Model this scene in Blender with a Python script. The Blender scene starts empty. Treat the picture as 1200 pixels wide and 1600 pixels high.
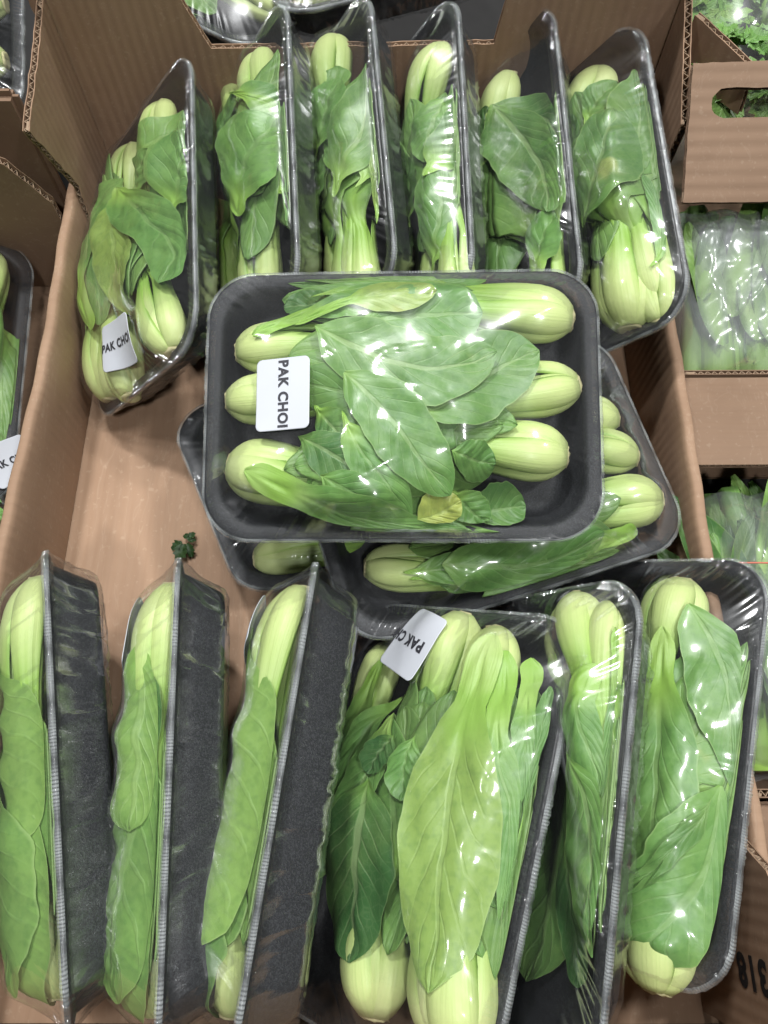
import bpy, bmesh, math, random
import numpy as np
from mathutils import Vector, Matrix

# ------------------------------------------------------------------ camera, world, lamps
scn = bpy.context.scene
col = scn.collection
cam_d = bpy.data.cameras.new('camera'); cam = bpy.data.objects.new('camera', cam_d); col.objects.link(cam)
cam_d.sensor_fit = 'VERTICAL'; cam_d.sensor_height = 36.0; cam_d.sensor_width = 27.0
cam_d.lens = 27.0; cam_d.clip_start = .02; cam_d.clip_end = 60
cam.location = (0, 0, .492); cam.rotation_euler = (math.radians(90 - 67.8), 0, 0)
scn.camera = cam
world = bpy.data.worlds.new('World'); scn.world = world; world.use_nodes = True
bg = world.node_tree.nodes['Background']; bg.inputs[0].default_value = (.93, .97, 1.0, 1); bg.inputs[1].default_value = .05
# ceiling spot lamps of the shop: small discs above the stand
LAMPS = [((-.45, 1.15, 2.2), 24, .18), ((.80, 1.0, 2.2), 12, .18), ((1.0, .05, 2.2), 12, .16), ((-1.15, .45, 2.2), 6.5, .16), ((.20, -.85, 2.1), 12, .14), ((.15, .55, 2.6), 9, .22)]
for loc, pw, sz in LAMPS:
    ld = bpy.data.lights.new('shop_lamp', 'AREA'); ld.shape = 'DISK'; ld.size = sz; ld.energy = pw; ld.color = (.98, .99, 1.0); ld.spread = math.radians(150)
    lo = bpy.data.objects.new('shop_lamp', ld); col.objects.link(lo); lo.location = loc
    lo.rotation_euler = (Vector((0, .2, 0)) - Vector(loc)).to_track_quat('-Z', 'Y').to_euler()
scn.view_settings.view_transform = 'Standard'; scn.view_settings.look = 'None'; scn.view_settings.gamma = 1; scn.view_settings.use_curve_mapping = False
scn.view_settings.exposure = 0.0
scn.cycles.transparent_max_bounces = 20; scn.cycles.use_adaptive_sampling = True; scn.cycles.adaptive_threshold = .035; scn.cycles.adaptive_min_samples = 16; scn.cycles.max_bounces = 4; scn.cycles.diffuse_bounces = 2; scn.cycles.glossy_bounces = 2
scn.cycles.transmission_bounces = 4; scn.cycles.caustics_reflective = False; scn.cycles.caustics_refractive = False
scn.cycles.use_denoising = True; scn.cycles.sample_clamp_indirect = 4.0

# ------------------------------------------------------------------ materials
class NT:
    def __init__(s, name):
        s.m = bpy.data.materials.new(name); s.m.use_nodes = True; s.t = s.m.node_tree; s.t.nodes.clear()
        s.out = s.t.nodes.new('ShaderNodeOutputMaterial')
    def n(s, typ, ins=None, **kw):
        nd = s.t.nodes.new('ShaderNode' + typ)
        for k, v in kw.items(): setattr(nd, k, v)
        for k, v in (ins or {}).items(): s.set(nd.inputs[k], v)
        return nd
    def set(s, sock, v):
        if isinstance(v, bpy.types.NodeSocket): s.t.links.new(v, sock)
        elif isinstance(v, bpy.types.Node): s.t.links.new(v.outputs[0], sock)
        else: sock.default_value = v
    def math(s, op, a, b=0.0, c=0.0, clamp=False):
        nd = s.t.nodes.new('ShaderNodeMath'); nd.operation = op; nd.use_clamp = clamp
        for i, v in enumerate((a, b, c)): s.set(nd.inputs[i], v)
        return nd.outputs[0]
    def mix(s, f, a, b, blend='MIX'):
        nd = s.t.nodes.new('ShaderNodeMix'); nd.data_type = 'RGBA'; nd.blend_type = blend
        s.set(nd.inputs[0], f); s.set(nd.inputs[6], a); s.set(nd.inputs[7], b); return nd.outputs[2]
    def step(s, v, a, b, lo=0., hi=1.):
        nd = s.t.nodes.new('ShaderNodeMapRange'); nd.interpolation_type = 'SMOOTHSTEP'
        for i, x in enumerate((v, a, b, lo, hi)): s.set(nd.inputs[i], x)
        return nd.outputs[0]
    def noise(s, vec, scale, detail=3., rough=.5, dist=0.):
        nd = s.n('TexNoise', {'Scale': scale, 'Detail': detail, 'Roughness': rough, 'Distortion': dist})
        if vec is not None: s.set(nd.inputs['Vector'], vec)
        return nd.outputs[0]
    def scale(s, vec, sc):
        nd = s.t.nodes.new('ShaderNodeMapping'); s.set(nd.inputs['Vector'], vec); nd.inputs['Scale'].default_value = sc; return nd.outputs[0]
    def bump(s, h, strength, dist, normal=None):
        nd = s.n('Bump', {'Height': h, 'Strength': strength, 'Distance': dist})
        if normal is not None: s.set(nd.inputs['Normal'], normal)
        return nd.outputs[0]
    def done(s, shader):
        s.t.links.new(shader.outputs[0] if isinstance(shader, bpy.types.Node) else shader, s.out.inputs[0]); return s.m
def rgb(r, g, b): return (r, g, b, 1)

def leaf_material():
    t = NT('pak_choi_leaf')
    lc = t.n('Attribute', attribute_name='lc').outputs['Vector']
    sep = t.n('SeparateXYZ', {0: lc}); X, Y, PALE = sep.outputs
    info = t.n('ObjectInfo'); oc = t.n('SeparateColor', {0: info.outputs['Color']}); LIGHT, YEL, VN = oc.outputs
    rnd = info.outputs['Random']
    obj = t.n('TexCoord').outputs['Object']
    off = t.n('VectorMath', {0: obj}, operation='ADD'); t.set(off.inputs[1], t.n('CombineXYZ', {0: t.math('MULTIPLY', rnd, 7.0), 1: rnd}).outputs[0])
    P = off.outputs[0]
    wob = t.math('MULTIPLY', t.math('SUBTRACT', t.noise(P, 45, 2), .5), .42)
    ax = t.math('ABSOLUTE', X)
    mid = t.step(t.math('SUBTRACT', t.math('ABSOLUTE', t.math('ADD', X, t.math('MULTIPLY', wob, .12))), t.math('MULTIPLY_ADD', Y, -.075, .085)), .0, .05, 1., 0.)
    ph = t.math('ADD', t.math('MULTIPLY_ADD', t.math('POWER', ax, .8), -2.6, t.math('MULTIPLY', Y, 8.5)), t.math('ADD', t.math('MULTIPLY', wob, 1.6), t.math('MULTIPLY', t.math('GREATER_THAN', X, 0.), .45)))
    fr = t.math('ABSOLUTE', t.math('SUBTRACT', t.math('FRACT', ph), .5))
    lat = t.step(fr, t.math('MULTIPLY_ADD', ax, -.035, .045), t.math('MULTIPLY_ADD', ax, -.035, .11), 1., 0.)
    lat = t.math('MULTIPLY', t.math('MULTIPLY', lat, t.step(ax, .6, .98, 1., 0.)), t.step(t.noise(P, 42, 1), .3, .62, .15, 1.))
    vor = t.n('TexVoronoi', {'Scale': 210., 'Vector': P}, feature='DISTANCE_TO_EDGE').outputs[0]
    net = t.step(vor, .02, .09, 1., 0.)
    vein0 = t.math('MAXIMUM', mid, t.math('MULTIPLY', lat, .62)); vein = t.math('MAXIMUM', vein0, t.math('MULTIPLY', net, .16))
    bladecol = t.mix(LIGHT, rgb(.020, .108, .032), rgb(.30, .50, .115))
    bladecol = t.mix(t.step(LIGHT, .25, .55, .0, .45), bladecol, rgb(.100, .285, .070))
    bladecol = t.mix(YEL, bladecol, rgb(.62, .60, .13))
    mott = t.noise(P, 34, 2, .6)
    bladecol = t.mix(t.step(mott, .35, .7, 0., .38), bladecol, t.mix(.4, bladecol, rgb(.40, .58, .16)))
    fine = t.noise(P, 260, 1, .6)
    bladecol = t.mix(t.step(fine, .4, .75, 0., .22), bladecol, rgb(.03, .13, .03))
    bladecol = t.mix(t.math('MULTIPLY', vein, t.math('MULTIPLY_ADD', VN, .27, .03)), bladecol, rgb(.56, .70, .34))
    bladecol = t.mix(t.step(t.noise(P, 21, 3, .65), .66, .76, 0., .55), bladecol, rgb(.42, .44, .13))
    edge = t.step(ax, .955, .995, 0., .35)
    bladecol = t.mix(edge, bladecol, rgb(.42, .58, .22))
    streak = t.noise(t.n('CombineXYZ', {0: t.math('MULTIPLY', X, 9.), 1: t.math('MULTIPLY', Y, 1.2), 2: t.math('MULTIPLY', rnd, 50.)}).outputs[0], 1.4, 2, .6)
    stalk = t.mix(t.step(PALE, .52, 1.0), rgb(.29, .50, .085), rgb(.66, .76, .31))
    stalk = t.mix(t.step(streak, .42, .72, 0., .26), stalk, t.mix(.5, stalk, rgb(.24, .47, .07)))
    stalk = t.mix(t.step(t.noise(P, 30, 1), .5, .8, 0., .3), stalk, rgb(.76, .82, .46))
    base = t.mix(t.step(PALE, .06, .46), bladecol, stalk)
    h = t.math('ADD', t.math('MULTIPLY', vein0, t.step(PALE, 0., .3, -.6, 0.)), t.math('ADD', t.math('MULTIPLY', mott, .9), t.math('MULTIPLY', fine, .25)))
    h = t.math('ADD', h, t.math('MULTIPLY', fr, t.step(PALE, 0., .3, .55, 0.)))
    h = t.math('ADD', h, t.math('MULTIPLY', streak, t.step(PALE, .2, .6, 0., .45)))
    nb = t.bump(h, .42, .0012)
    bs = t.n('BsdfPrincipled', {'Base Color': base, 'Roughness': .40, 'Specular IOR Level': .42, 'Normal': nb})
    tr = t.n('BsdfTranslucent', {'Color': base, 'Normal': nb})
    mx = t.n('MixShader', {0: .16, 1: bs, 2: tr}); return t.done(mx)

def film_material(name='cling_film', haze=.007, rough=.085, grey=1.):
    t = NT(name)
    sep = t.n('SeparateXYZ', {0: t.n('Attribute', attribute_name='lc').outputs['Vector']}); S, RING, _ = sep.outputs
    crimp = t.math('MULTIPLY', t.math('SINE', t.math('MULTIPLY_ADD', S, 2300., t.math('MULTIPLY', t.math('SINE', t.math('MULTIPLY', S, 83.)), 4.))), t.math('MULTIPLY', t.math('COMPARE', RING, 1.22, .26), t.math('SINE', t.math('MULTIPLY', S, 131.))))
    nb = t.bump(crimp, 1., .0011)
    fre = t.n('Fresnel', {'IOR': 1.45}).outputs[0]
    fac = t.math('MINIMUM', t.math('MULTIPLY_ADD', fre, .76, .003), .26)
    gl = t.n('MixShader', {0: .36, 1: t.n('BsdfGlossy', {'Color': rgb(1, 1, 1), 'Roughness': rough, 'Normal': nb}), 2: t.n('BsdfGlossy', {'Color': rgb(1, 1, 1), 'Roughness': .26})})
    tp = t.n('BsdfTransparent', {'Color': rgb(.98, .985, .985)})
    df = t.n('BsdfDiffuse', {'Color': rgb(.8 * grey, .85 * grey, .84 * grey)})
    rimw = t.math('MULTIPLY', t.math('COMPARE', RING, 1.17, .17), t.math('MULTIPLY_ADD', t.math('ABSOLUTE', crimp), .22, .05))
    a = t.n('MixShader', {0: t.math('ADD', rimw, haze), 1: tp, 2: df})
    return t.done(t.n('MixShader', {0: fac, 1: a, 2: gl}))

def foam_material():
    t = NT('black_foam'); P = t.n('TexCoord').outputs['Object']
    v = t.n('TexVoronoi', {'Scale': 2100., 'Vector': P}); cells = v.outputs['Color']
    g = t.n('SeparateColor', {0: cells}).outputs[0]
    c = t.mix(t.math('ADD', t.step(g, .3, 1., 0., .7), t.step(t.noise(P, 900, 2, .7), .5, .8, 0., .3)), rgb(.011, .0114, .0128), rgb(.047, .049, .054))
    c = t.mix(t.step(t.noise(P, 18, 3), .35, .75, 0., .5), c, rgb(.012, .0125, .0145))
    h = t.math('ADD', t.math('MULTIPLY', v.outputs['Distance'], .7), t.math('MULTIPLY', t.noise(P, 150, 2), .6))
    return t.done(t.n('BsdfPrincipled', {'Base Color': c, 'Roughness': .48, 'Specular IOR Level': .35, 'Normal': t.bump(h, .4, .0004)}))

def card_material(name, tint=1.0, dirx=0):
    t = NT(name); P = t.n('TexCoord').outputs['Object']
    a = t.noise(P, 9, 5, .6); f = t.noise(t.scale(P, (1, .06, .06) if dirx else (.06, 1, .06)), 420, 3, .6); s = t.noise(P, 300, 2)
    c = t.mix(a, rgb(.30 * tint, .185 * tint, .115 * tint), rgb(.46 * tint, .305 * tint, .20 * tint))
    c = t.mix(t.step(f, .45, .75, 0., .14), c, rgb(.24 * tint, .14 * tint, .085 * tint))
    c = t.mix(t.step(s, .62, .72, 0., .22), c, rgb(.60 * tint, .46 * tint, .33 * tint))
    sc = t.noise(t.scale(P, (1., .22, 1.)), 38, 4, .65, .8)
    c = t.mix(t.step(t.math('ABSOLUTE', t.math('SUBTRACT', sc, .5)), 0., .010, .16, 0.), c, rgb(.58 * tint, .44 * tint, .32 * tint))
    st = t.step(t.noise(P, 7, 4, .65), .48, .66, 0., .5); c = t.mix(st, c, rgb(.25 * tint, .15 * tint, .09 * tint))
    flute = t.math('SINE', t.math('MULTIPLY', t.n('SeparateXYZ', {0: P}).outputs[0 if dirx else 1], 900.))
    h = t.math('ADD', t.math('MULTIPLY', flute, .40), t.math('ADD', t.math('MULTIPLY', f, .22), t.math('MULTIPLY', a, 2.)))
    return t.done(t.n('BsdfPrincipled', {'Base Color': c, 'Roughness': .72, 'Specular IOR Level': .25, 'Normal': t.bump(h, .35, .0010)}))

def plain(name, c, rough=.6, noise=.15, scale=60, spec=.4, bump=.2):
    t = NT(name); P = t.n('TexCoord').outputs['Object']; n = t.noise(P, scale, 4, .6)
    b = t.mix(t.step(n, .3, .75, 0., noise), rgb(*c), rgb(*[x * .55 for x in c]))
    return t.done(t.n('BsdfPrincipled', {'Base Color': b, 'Roughness': rough, 'Specular IOR Level': spec, 'Normal': t.bump(n, bump, .0008)}))

M = dict(leaf=leaf_material(), film=film_material(), foam=foam_material(), card=card_material('kraft_cardboard', .98, 1), card2=card_material('kraft_cardboard_crosswise', .86, 0), card3=card_material('dimmed_kraft_cardboard', .60, 0),  # card3: same kraft, dimmer light on the neighbouring cartons put into its colour
         flute=plain('cardboard_fluting', (.42, .30, .20), .85, .4, 200), paper=plain('sticker_paper', (.54, .56, .60), .38, .06, 30, .4, .04),
         ink=plain('black_ink', (.035, .035, .042), .5, .1), stamp=plain('stamp_ink', (.012, .011, .011), .7, .3), butt=plain('cut_root_end', (.58, .54, .29), .6, .5, 160, .3, .6),
         bag=film_material('frosted_bag_film', .34, .13, .55), bagclear=film_material('clear_bag_film', .05, .07), bagmid=film_material('hazy_bag_film', .20, .11, .5), dark=plain('dark_shelf_paint', (.02, .019, .018), .6, .3),
         tape=plain('red_string', (.60, .16, .11), .6), staple=plain('staple_wire', (.7, .7, .68), .3), scrap=plain('parsley_green', (.022, .055, .012), .5, .5, 90))

# ------------------------------------------------------------------ helpers
def link(o, parent=None):
    col.objects.link(o)
    if parent is not None: o.parent = parent
    return o
def tag(o, label=None, cat=None, group=None, kind=None):
    for k, v in (('label', label), ('category', cat), ('group', group), ('kind', kind)):
        if v: o[k] = v
    return o
def empty(name, mat4=None):
    o = bpy.data.objects.new(name, None); o.empty_display_size = .02; link(o)
    if mat4 is not None: o.matrix_world = mat4
    return o
def mesh_obj(name, verts, faces, mat, parent=None, smooth=True, lc=None, color=None):
    me = bpy.data.meshes.new(name); me.from_pydata([tuple(map(float, v)) for v in verts], [], faces); me.update()
    if smooth: me.polygons.foreach_set('use_smooth', [True] * len(me.polygons))
    if lc is not None:
        a = me.attributes.new('lc', 'FLOAT_VECTOR', 'POINT'); a.data.foreach_set('vector', np.asarray(lc, dtype=np.float32).ravel())
    if mat is not None: me.materials.append(mat)
    o = bpy.data.objects.new(name, me); link(o, parent)
    if color is not None: o.color = color
    return o
def grid_faces(n, m, off=0, wrap=False, flip=False):
    fs = []
    for i in range(n - 1):
        for j in range(m if wrap else m - 1):
            a, b, c, d = i * m + j, i * m + (j + 1) % m, (i + 1) * m + (j + 1) % m, (i + 1) * m + j
            fs.append((off + a, off + d, off + c, off + b) if flip else (off + a, off + b, off + c, off + d))
    return fs
def catmull(pts, n):
    pts = np.asarray(pts, float); k = len(pts)
    d = np.r_[0, np.cumsum(np.linalg.norm(np.diff(pts[:, :2], axis=0), axis=1) + 1e-9)]; s = np.linspace(0, d[-1], n)
    if k == 2: return pts[0] + (pts[1] - pts[0]) * (s / d[-1])[:, None]
    tan = np.gradient(pts, d, axis=0, edge_order=2 if k > 2 else 1); out = []
    for x in s:
        i = min(max(np.searchsorted(d, x) - 1, 0), k - 2); h = d[i + 1] - d[i]; t = (x - d[i]) / h
        out.append((2*t**3 - 3*t**2 + 1) * pts[i] + (t**3 - 2*t**2 + t) * h * tan[i] + (-2*t**3 + 3*t**2) * pts[i + 1] + (t**3 - t**2) * h * tan[i + 1])
    return np.array(out)
def rr(hl, hw, r, na=9, ns=(16, 11)):
    """a rounded rectangle, always with the same number of points"""
    out = []
    for q, (cx, cy) in enumerate(((1, 1), (-1, 1), (-1, -1), (1, -1))):
        for i in range(na):
            a = math.pi / 2 * (q + i / (na - 1)); out.append((cx * (hl - r) + r * math.cos(a), cy * (hw - r) + r * math.sin(a)))
        nx, ny = ((-1, 1), (-1, -1), (1, -1), (1, 1))[q]
        a0 = np.array(out[-1]); a = math.pi / 2 * (q + 1); b0 = np.array((nx * (hl - r) + r * math.cos(a), ny * (hw - r) + r * math.sin(a))); k = ns[q % 2]
        for i in range(1, k): out.append(tuple(a0 + (b0 - a0) * i / k))
    return np.array(out)
def blur(F, n):
    for _ in range(n):
        G = np.pad(F, 1, mode='edge'); F = (G[1:-1, 1:-1] * 4 + (G[:-2, 1:-1] + G[2:, 1:-1] + G[1:-1, :-2] + G[1:-1, 2:]) * 2 + G[:-2, :-2] + G[2:, 2:] + G[:-2, 2:] + G[2:, :-2]) / 16
    return F
def dilate(F, n):
    for _ in range(n):
        G = np.pad(F, 1, mode='edge'); F = np.maximum.reduce([G[1:-1, 1:-1], G[:-2, 1:-1], G[2:, 1:-1], G[1:-1, :-2], G[1:-1, 2:]])
    return F
def waves(rng, n, lo, hi):
    return [(rng.uniform(0, 6.283), 6.283 / rng.uniform(lo, hi), rng.uniform(0, 6.283), rng.uniform(.5, 1.)) for _ in range(n)]
def wsum(W, u, v):
    r = 0
    for a, k, p, g in W: r = r + g * np.sin(k * (u * math.cos(a) + v * math.sin(a)) + p)
    return r / len(W) ** .5
HL, HW = .105, .073
GU = np.linspace(-.112, .112, 113); GV = np.linspace(-.080, .080, 81); UU, VV = np.meshgrid(GU, GV, indexing='ij')
def samp(F, u, v):
    x = np.clip((np.asarray(u) - GU[0]) / (GU[1] - GU[0]), 0, len(GU) - 1.001); y = np.clip((np.asarray(v) - GV[0]) / (GV[1] - GV[0]), 0, len(GV) - 1.001)
    i, j = x.astype(int), y.astype(int); a, b = x - i, y - j
    return F[i, j] * (1-a) * (1-b) + F[i+1, j] * a * (1-b) + F[i, j+1] * (1-a) * b + F[i+1, j+1] * a * b
def rdist(u, v, hl, hw, r):
    qx, qy = np.abs(u) - (hl - r), np.abs(v) - (hw - r)
    return np.hypot(np.maximum(qx, 0), np.maximum(qy, 0)) + np.minimum(np.maximum(qx, qy), 0) - r
TRAYFLOOR = np.clip(rdist(UU, VV, .0975, .0655, .022) / .010, -1, 0) * .0205
OUTSIDE = rdist(UU, VV, .1035, .0715, .025) > 0

# ------------------------------------------------------------------ the packs
TRAY_LOOPS = [(.084, .052, .018, -.0245), (.0875, .0555, .020, -.0240), (.0900, .0580, .021, -.0205), (.0955, .0635, .022, -.0040), (.0965, .0645, .0225, -.0012), (.0985, .0665, .023, 0.),
              (.1035, .0715, .025, 0.), (.1047, .0727, .026, -.0004), (.105, .073, .026, -.0013), (.1047, .0727, .026, -.0023), (.1030, .0710, .0245, -.0030), (.0992, .0672, .0232, -.0040), (.0975, .0655, .0225, -.0085),
              (.0915, .0595, .021, -.0250), (.0900, .0580, .020, -.0272), (.087, .055, .019, -.0280), (.070, .040, .014, -.0280), (.066, .036, .013, -.0272)]
TRAY_LOOPS = [(a, b, r, z if z > -.005 else -.005 + (z + .005) * .83) for a, b, r, z in TRAY_LOOPS]
def make_tray_mesh():
    vs, fs = [], []
    n = len(rr(.1, .07, .02))
    for (a, b, r, z) in TRAY_LOOPS: vs += [(x, y, z) for x, y in rr(a, b, r)]
    fs = grid_faces(len(TRAY_LOOPS), n, wrap=True, flip=True)
    fs.append(tuple(range(n))); fs.append(tuple(reversed(range((len(TRAY_LOOPS) - 1) * n, len(TRAY_LOOPS) * n))))
    me = bpy.data.meshes.new('foam_tray'); me.from_pydata(vs, [], fs); me.update(); me.polygons.foreach_set('use_smooth', [True] * len(me.polygons)); me.materials.append(M['foam'])
    return me
TRAY_ME = make_tray_mesh()

PR_X = [0, .05, .14, .28, .45, .65, .85, 1.0]; PR_R = [.44, .68, .90, 1.0, .95, .82, .70, .62]
def prof(x): 
    return np.interp(x, PR_X, PR_R)
XS = np.linspace(0, 1, 41); PS = prof(XS)
for _ in range(3): PS = np.r_[PS[0], (PS[:-2] + 2 * PS[1:-1] + PS[2:]) / 4, PS[-1]]

def make_head(root, hd, rng, H, hz):
    bu, bv, nu, nv, R, npet, al, seed = hd; R *= .90
    b = np.array((bu, bv)); nk = np.array((nu, nv)); d = nk - b; Lh = max(np.hypot(*d), .055); a = d / np.hypot(*d); p = np.array((-a[1], a[0]))
    Lh = min(max(Lh, .068), .10)
    wc = -.0215 + .86 * R + .004 + hz
    cx = lambda s, rad, phi: np.array((b[0] + a[0] * s + p[0] * rad * math.cos(phi), b[1] + a[1] * s + p[1] * rad * math.cos(phi), wc + rad * math.sin(phi) * .92 + .0035 * math.sin(s / Lh * 2.2)))
    # the cut stump is the head's own mesh
    vs, fs = [], []; ns = 14
    ring = [(.0012, .36), (-.0006, .37), (-.0014, .26), (-.0006, .12)]
    for (s, f) in [(.006, .42)] + ring:
        for j in range(ns):
            ph = 2 * math.pi * j / ns; vs.append(cx(s + rng.uniform(-.0006, .0006), R * f * (1 + rng.uniform(-.1, .1)), ph))
    fs = grid_faces(5, ns, wrap=True); fs.append(tuple(range(4 * ns, 5 * ns)))
    head = mesh_obj('pak_choi', vs, fs, M['butt'], root)
    r2 = random.Random(seed * 77 + 5)
    # stalks in layers from the heart outwards; the last one lies on top and its edges show as curved seams
    sg = 1 if seed % 2 else -1
    phis = [math.radians(90 + 137.5 * (k + 1) + r2.uniform(-25, 25)) for k in range(npet - 4)] + [math.radians(90 + sg * r2.uniform(-30, 30)), math.radians(90 - sg * r2.uniform(78, 98)), math.radians(90 + sg * r2.uniform(55, 78)), math.radians(90 - sg * r2.uniform(8, 34))]
    leaves = []
    for k, ph in enumerate(phis):
        f = .70 + .30 * ((k + 1) / len(phis)) ** 1.2; leaves.append((ph, f, Lh * r2.uniform(.94, 1.08), r2.uniform(-.003, .003), r2.uniform(.85, 1.0), r2.uniform(-1, 1), r2.uniform(.058, .084), r2.uniform(.017, .024), k, r2.uniform(.3, .62)))
    # height of the head in the pack
    rel = np.stack((UU - b[0], VV - b[1]), -1); s = rel @ a; dd = np.abs(rel @ p); x = s / Lh
    rad = R * np.interp(x, XS, PS) * (x > -.02) * (x < 1.08)
    hh = wc + .0035 + .92 * np.sqrt(np.maximum(rad ** 2 - dd ** 2, 0)); H[:] = np.where(dd < rad, np.maximum(H, hh), H)
    return head, b, a, p, Lh, R, leaves, cx, al

def relax(H, n):
    Hs = np.where(OUTSIDE, 0., H)
    for _ in range(n):
        G = np.pad(Hs, 1, mode='edge'); Hs = np.where(OUTSIDE, 0., np.maximum(H, (G[:-2, 1:-1] + G[2:, 1:-1] + G[1:-1, :-2] + G[1:-1, 2:]) / 4))
    return Hs
def clampuv(u, v):
    k1, k2 = .1005, .0690
    u = np.where(np.abs(u) > k1 - .008, np.sign(u) * (k1 - .008 + .008 * np.tanh((np.abs(u) - k1 + .008) / .016)), u)
    v = np.where(np.abs(v) > k2 - .008, np.sign(v) * (k2 - .008 + .008 * np.tanh((np.abs(v) - k2 + .008) / .016)), v)
    return u, v
LAYER = [0]
def tuck(u, v, z):
    """the film presses leaf edges down on to the rim"""
    LAYER[0] += 1; d = -rdist(u, v, .1035, .0715, .025); k = np.clip((.017 - d) / .015, 0, 1); k = k * k * (3 - 2 * k)
    return z * (1 - k) + np.minimum(z, .0010 + .00022 * LAYER[0]) * k
def splat(H, u, v, z):
    for e in (0, 1):
        fu, fv, fz = (u.ravel(), v.ravel(), z.ravel()) if e == 0 else (((u[:-1, :-1] + u[1:, 1:]) / 2).ravel(), ((v[:-1, :-1] + v[1:, 1:]) / 2).ravel(), ((z[:-1, :-1] + z[1:, 1:]) / 2).ravel())
        i = np.clip(np.rint((fu - GU[0]) / (GU[1] - GU[0])).astype(int), 0, len(GU) - 1); j = np.clip(np.rint((fv - GV[0]) / (GV[1] - GV[0])).astype(int), 0, len(GV) - 1)
        np.maximum.at(H, (i, j), fz + .0005)
def head_leaves(hd, H, rng):
    """the stalks of one head, each running on into its blade, which lies over whatever is below"""
    head, b, a, p, Lh, R, leaves, cx, al = hd
    for (ph, f, sl, bend, hw0, sway, bl, bw, k, light) in leaves:
        blade = al and math.sin(ph) > -.35
        na, nb, nt = 24, (24 if blade else 0), 13; n = na + nb; t = np.linspace(-1, 1, nt); O_, I_, lc = [], [], []
        if blade:
            lat0 = R * math.cos(ph) * .55; dirv = a + p * (math.cos(ph) * .30 + sway * .22); dirv /= np.hypot(*dirv); sd = np.array((-dirv[1], dirv[0])); st = b + a * sl * .80 + p * lat0
            q = np.linspace(0, 1, n - 17); w = np.interp(q, [0, .12, .25], [R * .34, R * .42, bw * .62]); w2 = bw * np.sin(np.pi * np.clip(q * .97 + .03, 0, 1) ** .62) ** .55; w = np.where(q < .25, np.minimum(w, np.maximum(w2, R * .34)), w2); w[-1] = .0004
            md = st + dirv * (q * (bl + sl * .25))[:, None] + sd * (np.sin(q * 2.2 + sway * 3) * sway * .006)[:, None]
            u = md[:, 0:1] - sd[0] * w[:, None] * t; v = md[:, 1:2] - sd[1] * w[:, None] * t; u, v = clampuv(u, v)
            Hs = blur(dilate(relax(H, 50), 1), 6); Wv = waves(rng, 4, .012, .03)
            z = samp(np.maximum(Hs, blur(dilate(H, 1), 2) - .0004), u, v) + .0008 + .0005 * wsum(Wv, u, v) * np.clip(q * 3, 0, 1)[:, None] - .0008 * np.exp(-(t / .14) ** 2)[None, :] * (q > .1)[:, None]
            z = tuck(u, v, z); flat = np.stack((u, v, z), -1)
        for i in range(n):
            x = min(i / (na - 1), 1.0); r = R * np.interp(x, XS, PS) * f
            hwid = math.radians(np.interp(x, [0, .1, .3, .6, .85, 1.], [92, 78, 64, 52, 44, 38 if blade else 9])) * hw0
            for j in range(nt):
                tt = t[j]; ow = r * (.66 - .06 * abs(tt) ** 3) + R * (.016 * math.cos(tt * 12 + k) + .010 * math.cos(tt * 25 + k * 2)) * min(x * 1.8, 1) + R * .016 * math.sin(x * 8 + k * 2 + tt * 2)
                th = (.0030 * (1 - tt * tt) + .0007) * (1 - .6 * x); an = ph + tt * hwid * 1.14; z0 = cx(x * sl, 0, 0)
                ctr = cx(x * sl, r * .38, ph); po = ctr + cx(x * sl, ow, an) - z0; pi = ctr + cx(x * sl, ow - th, an) - z0
                po[:2] += p * bend * x * x; pi[:2] += p * bend * x * x
                if blade and i >= 17:
                    g = i - 17; k_ = min(g / 7., 1.); k_ = k_ * k_ * (3 - 2 * k_); fl = flat[g, j]; th2 = .0008
                    po = po * (1 - k_) + fl * k_; pi = pi * (1 - k_) + (fl - np.array((0, 0, th2 if i < n - 1 else .0001))) * k_
                O_.append(po); I_.append(pi)
                s_ = i / (n - 1)
                if blade:
                    pal = np.interp(i, [0, 4, 12, 18, 23, 30, n], [1., .95, .74, .52, .36, .06, 0.]); pal *= 1 - (.34 * abs(tt) ** 6 if i < 17 else min((i - 17) / 8., 1) * .8 * abs(tt) ** .8)
                    lc.append((tt, (i - 20) / (n - 20.), pal))
                else: lc.append((tt, x, np.interp(x, [0, .15, .5, 1.], [1.0, .95, .74, .46]) - .22 * abs(tt) ** 5))
        m = n * nt; fs = grid_faces(n, nt) + grid_faces(n, nt, m, flip=True)
        for i in range(n - 1): fs += [(i*nt, (i+1)*nt, m+(i+1)*nt, m+i*nt), (m+i*nt+nt-1, m+(i+1)*nt+nt-1, (i+1)*nt+nt-1, i*nt+nt-1)]
        fs += [(m+j, m+j+1, j+1, j) for j in range(nt-1)] + [((n-1)*nt+j, (n-1)*nt+j+1, m+(n-1)*nt+j+1, m+(n-1)*nt+j) for j in range(nt-1)]
        mesh_obj('leaf' if blade else 'stalk', O_ + I_, fs, M['leaf'], head, lc=lc + lc, color=(light, rng.uniform(0, .08), rng.uniform(.25, .6), 1))
        if blade: splat(H, u, v, z)

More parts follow.
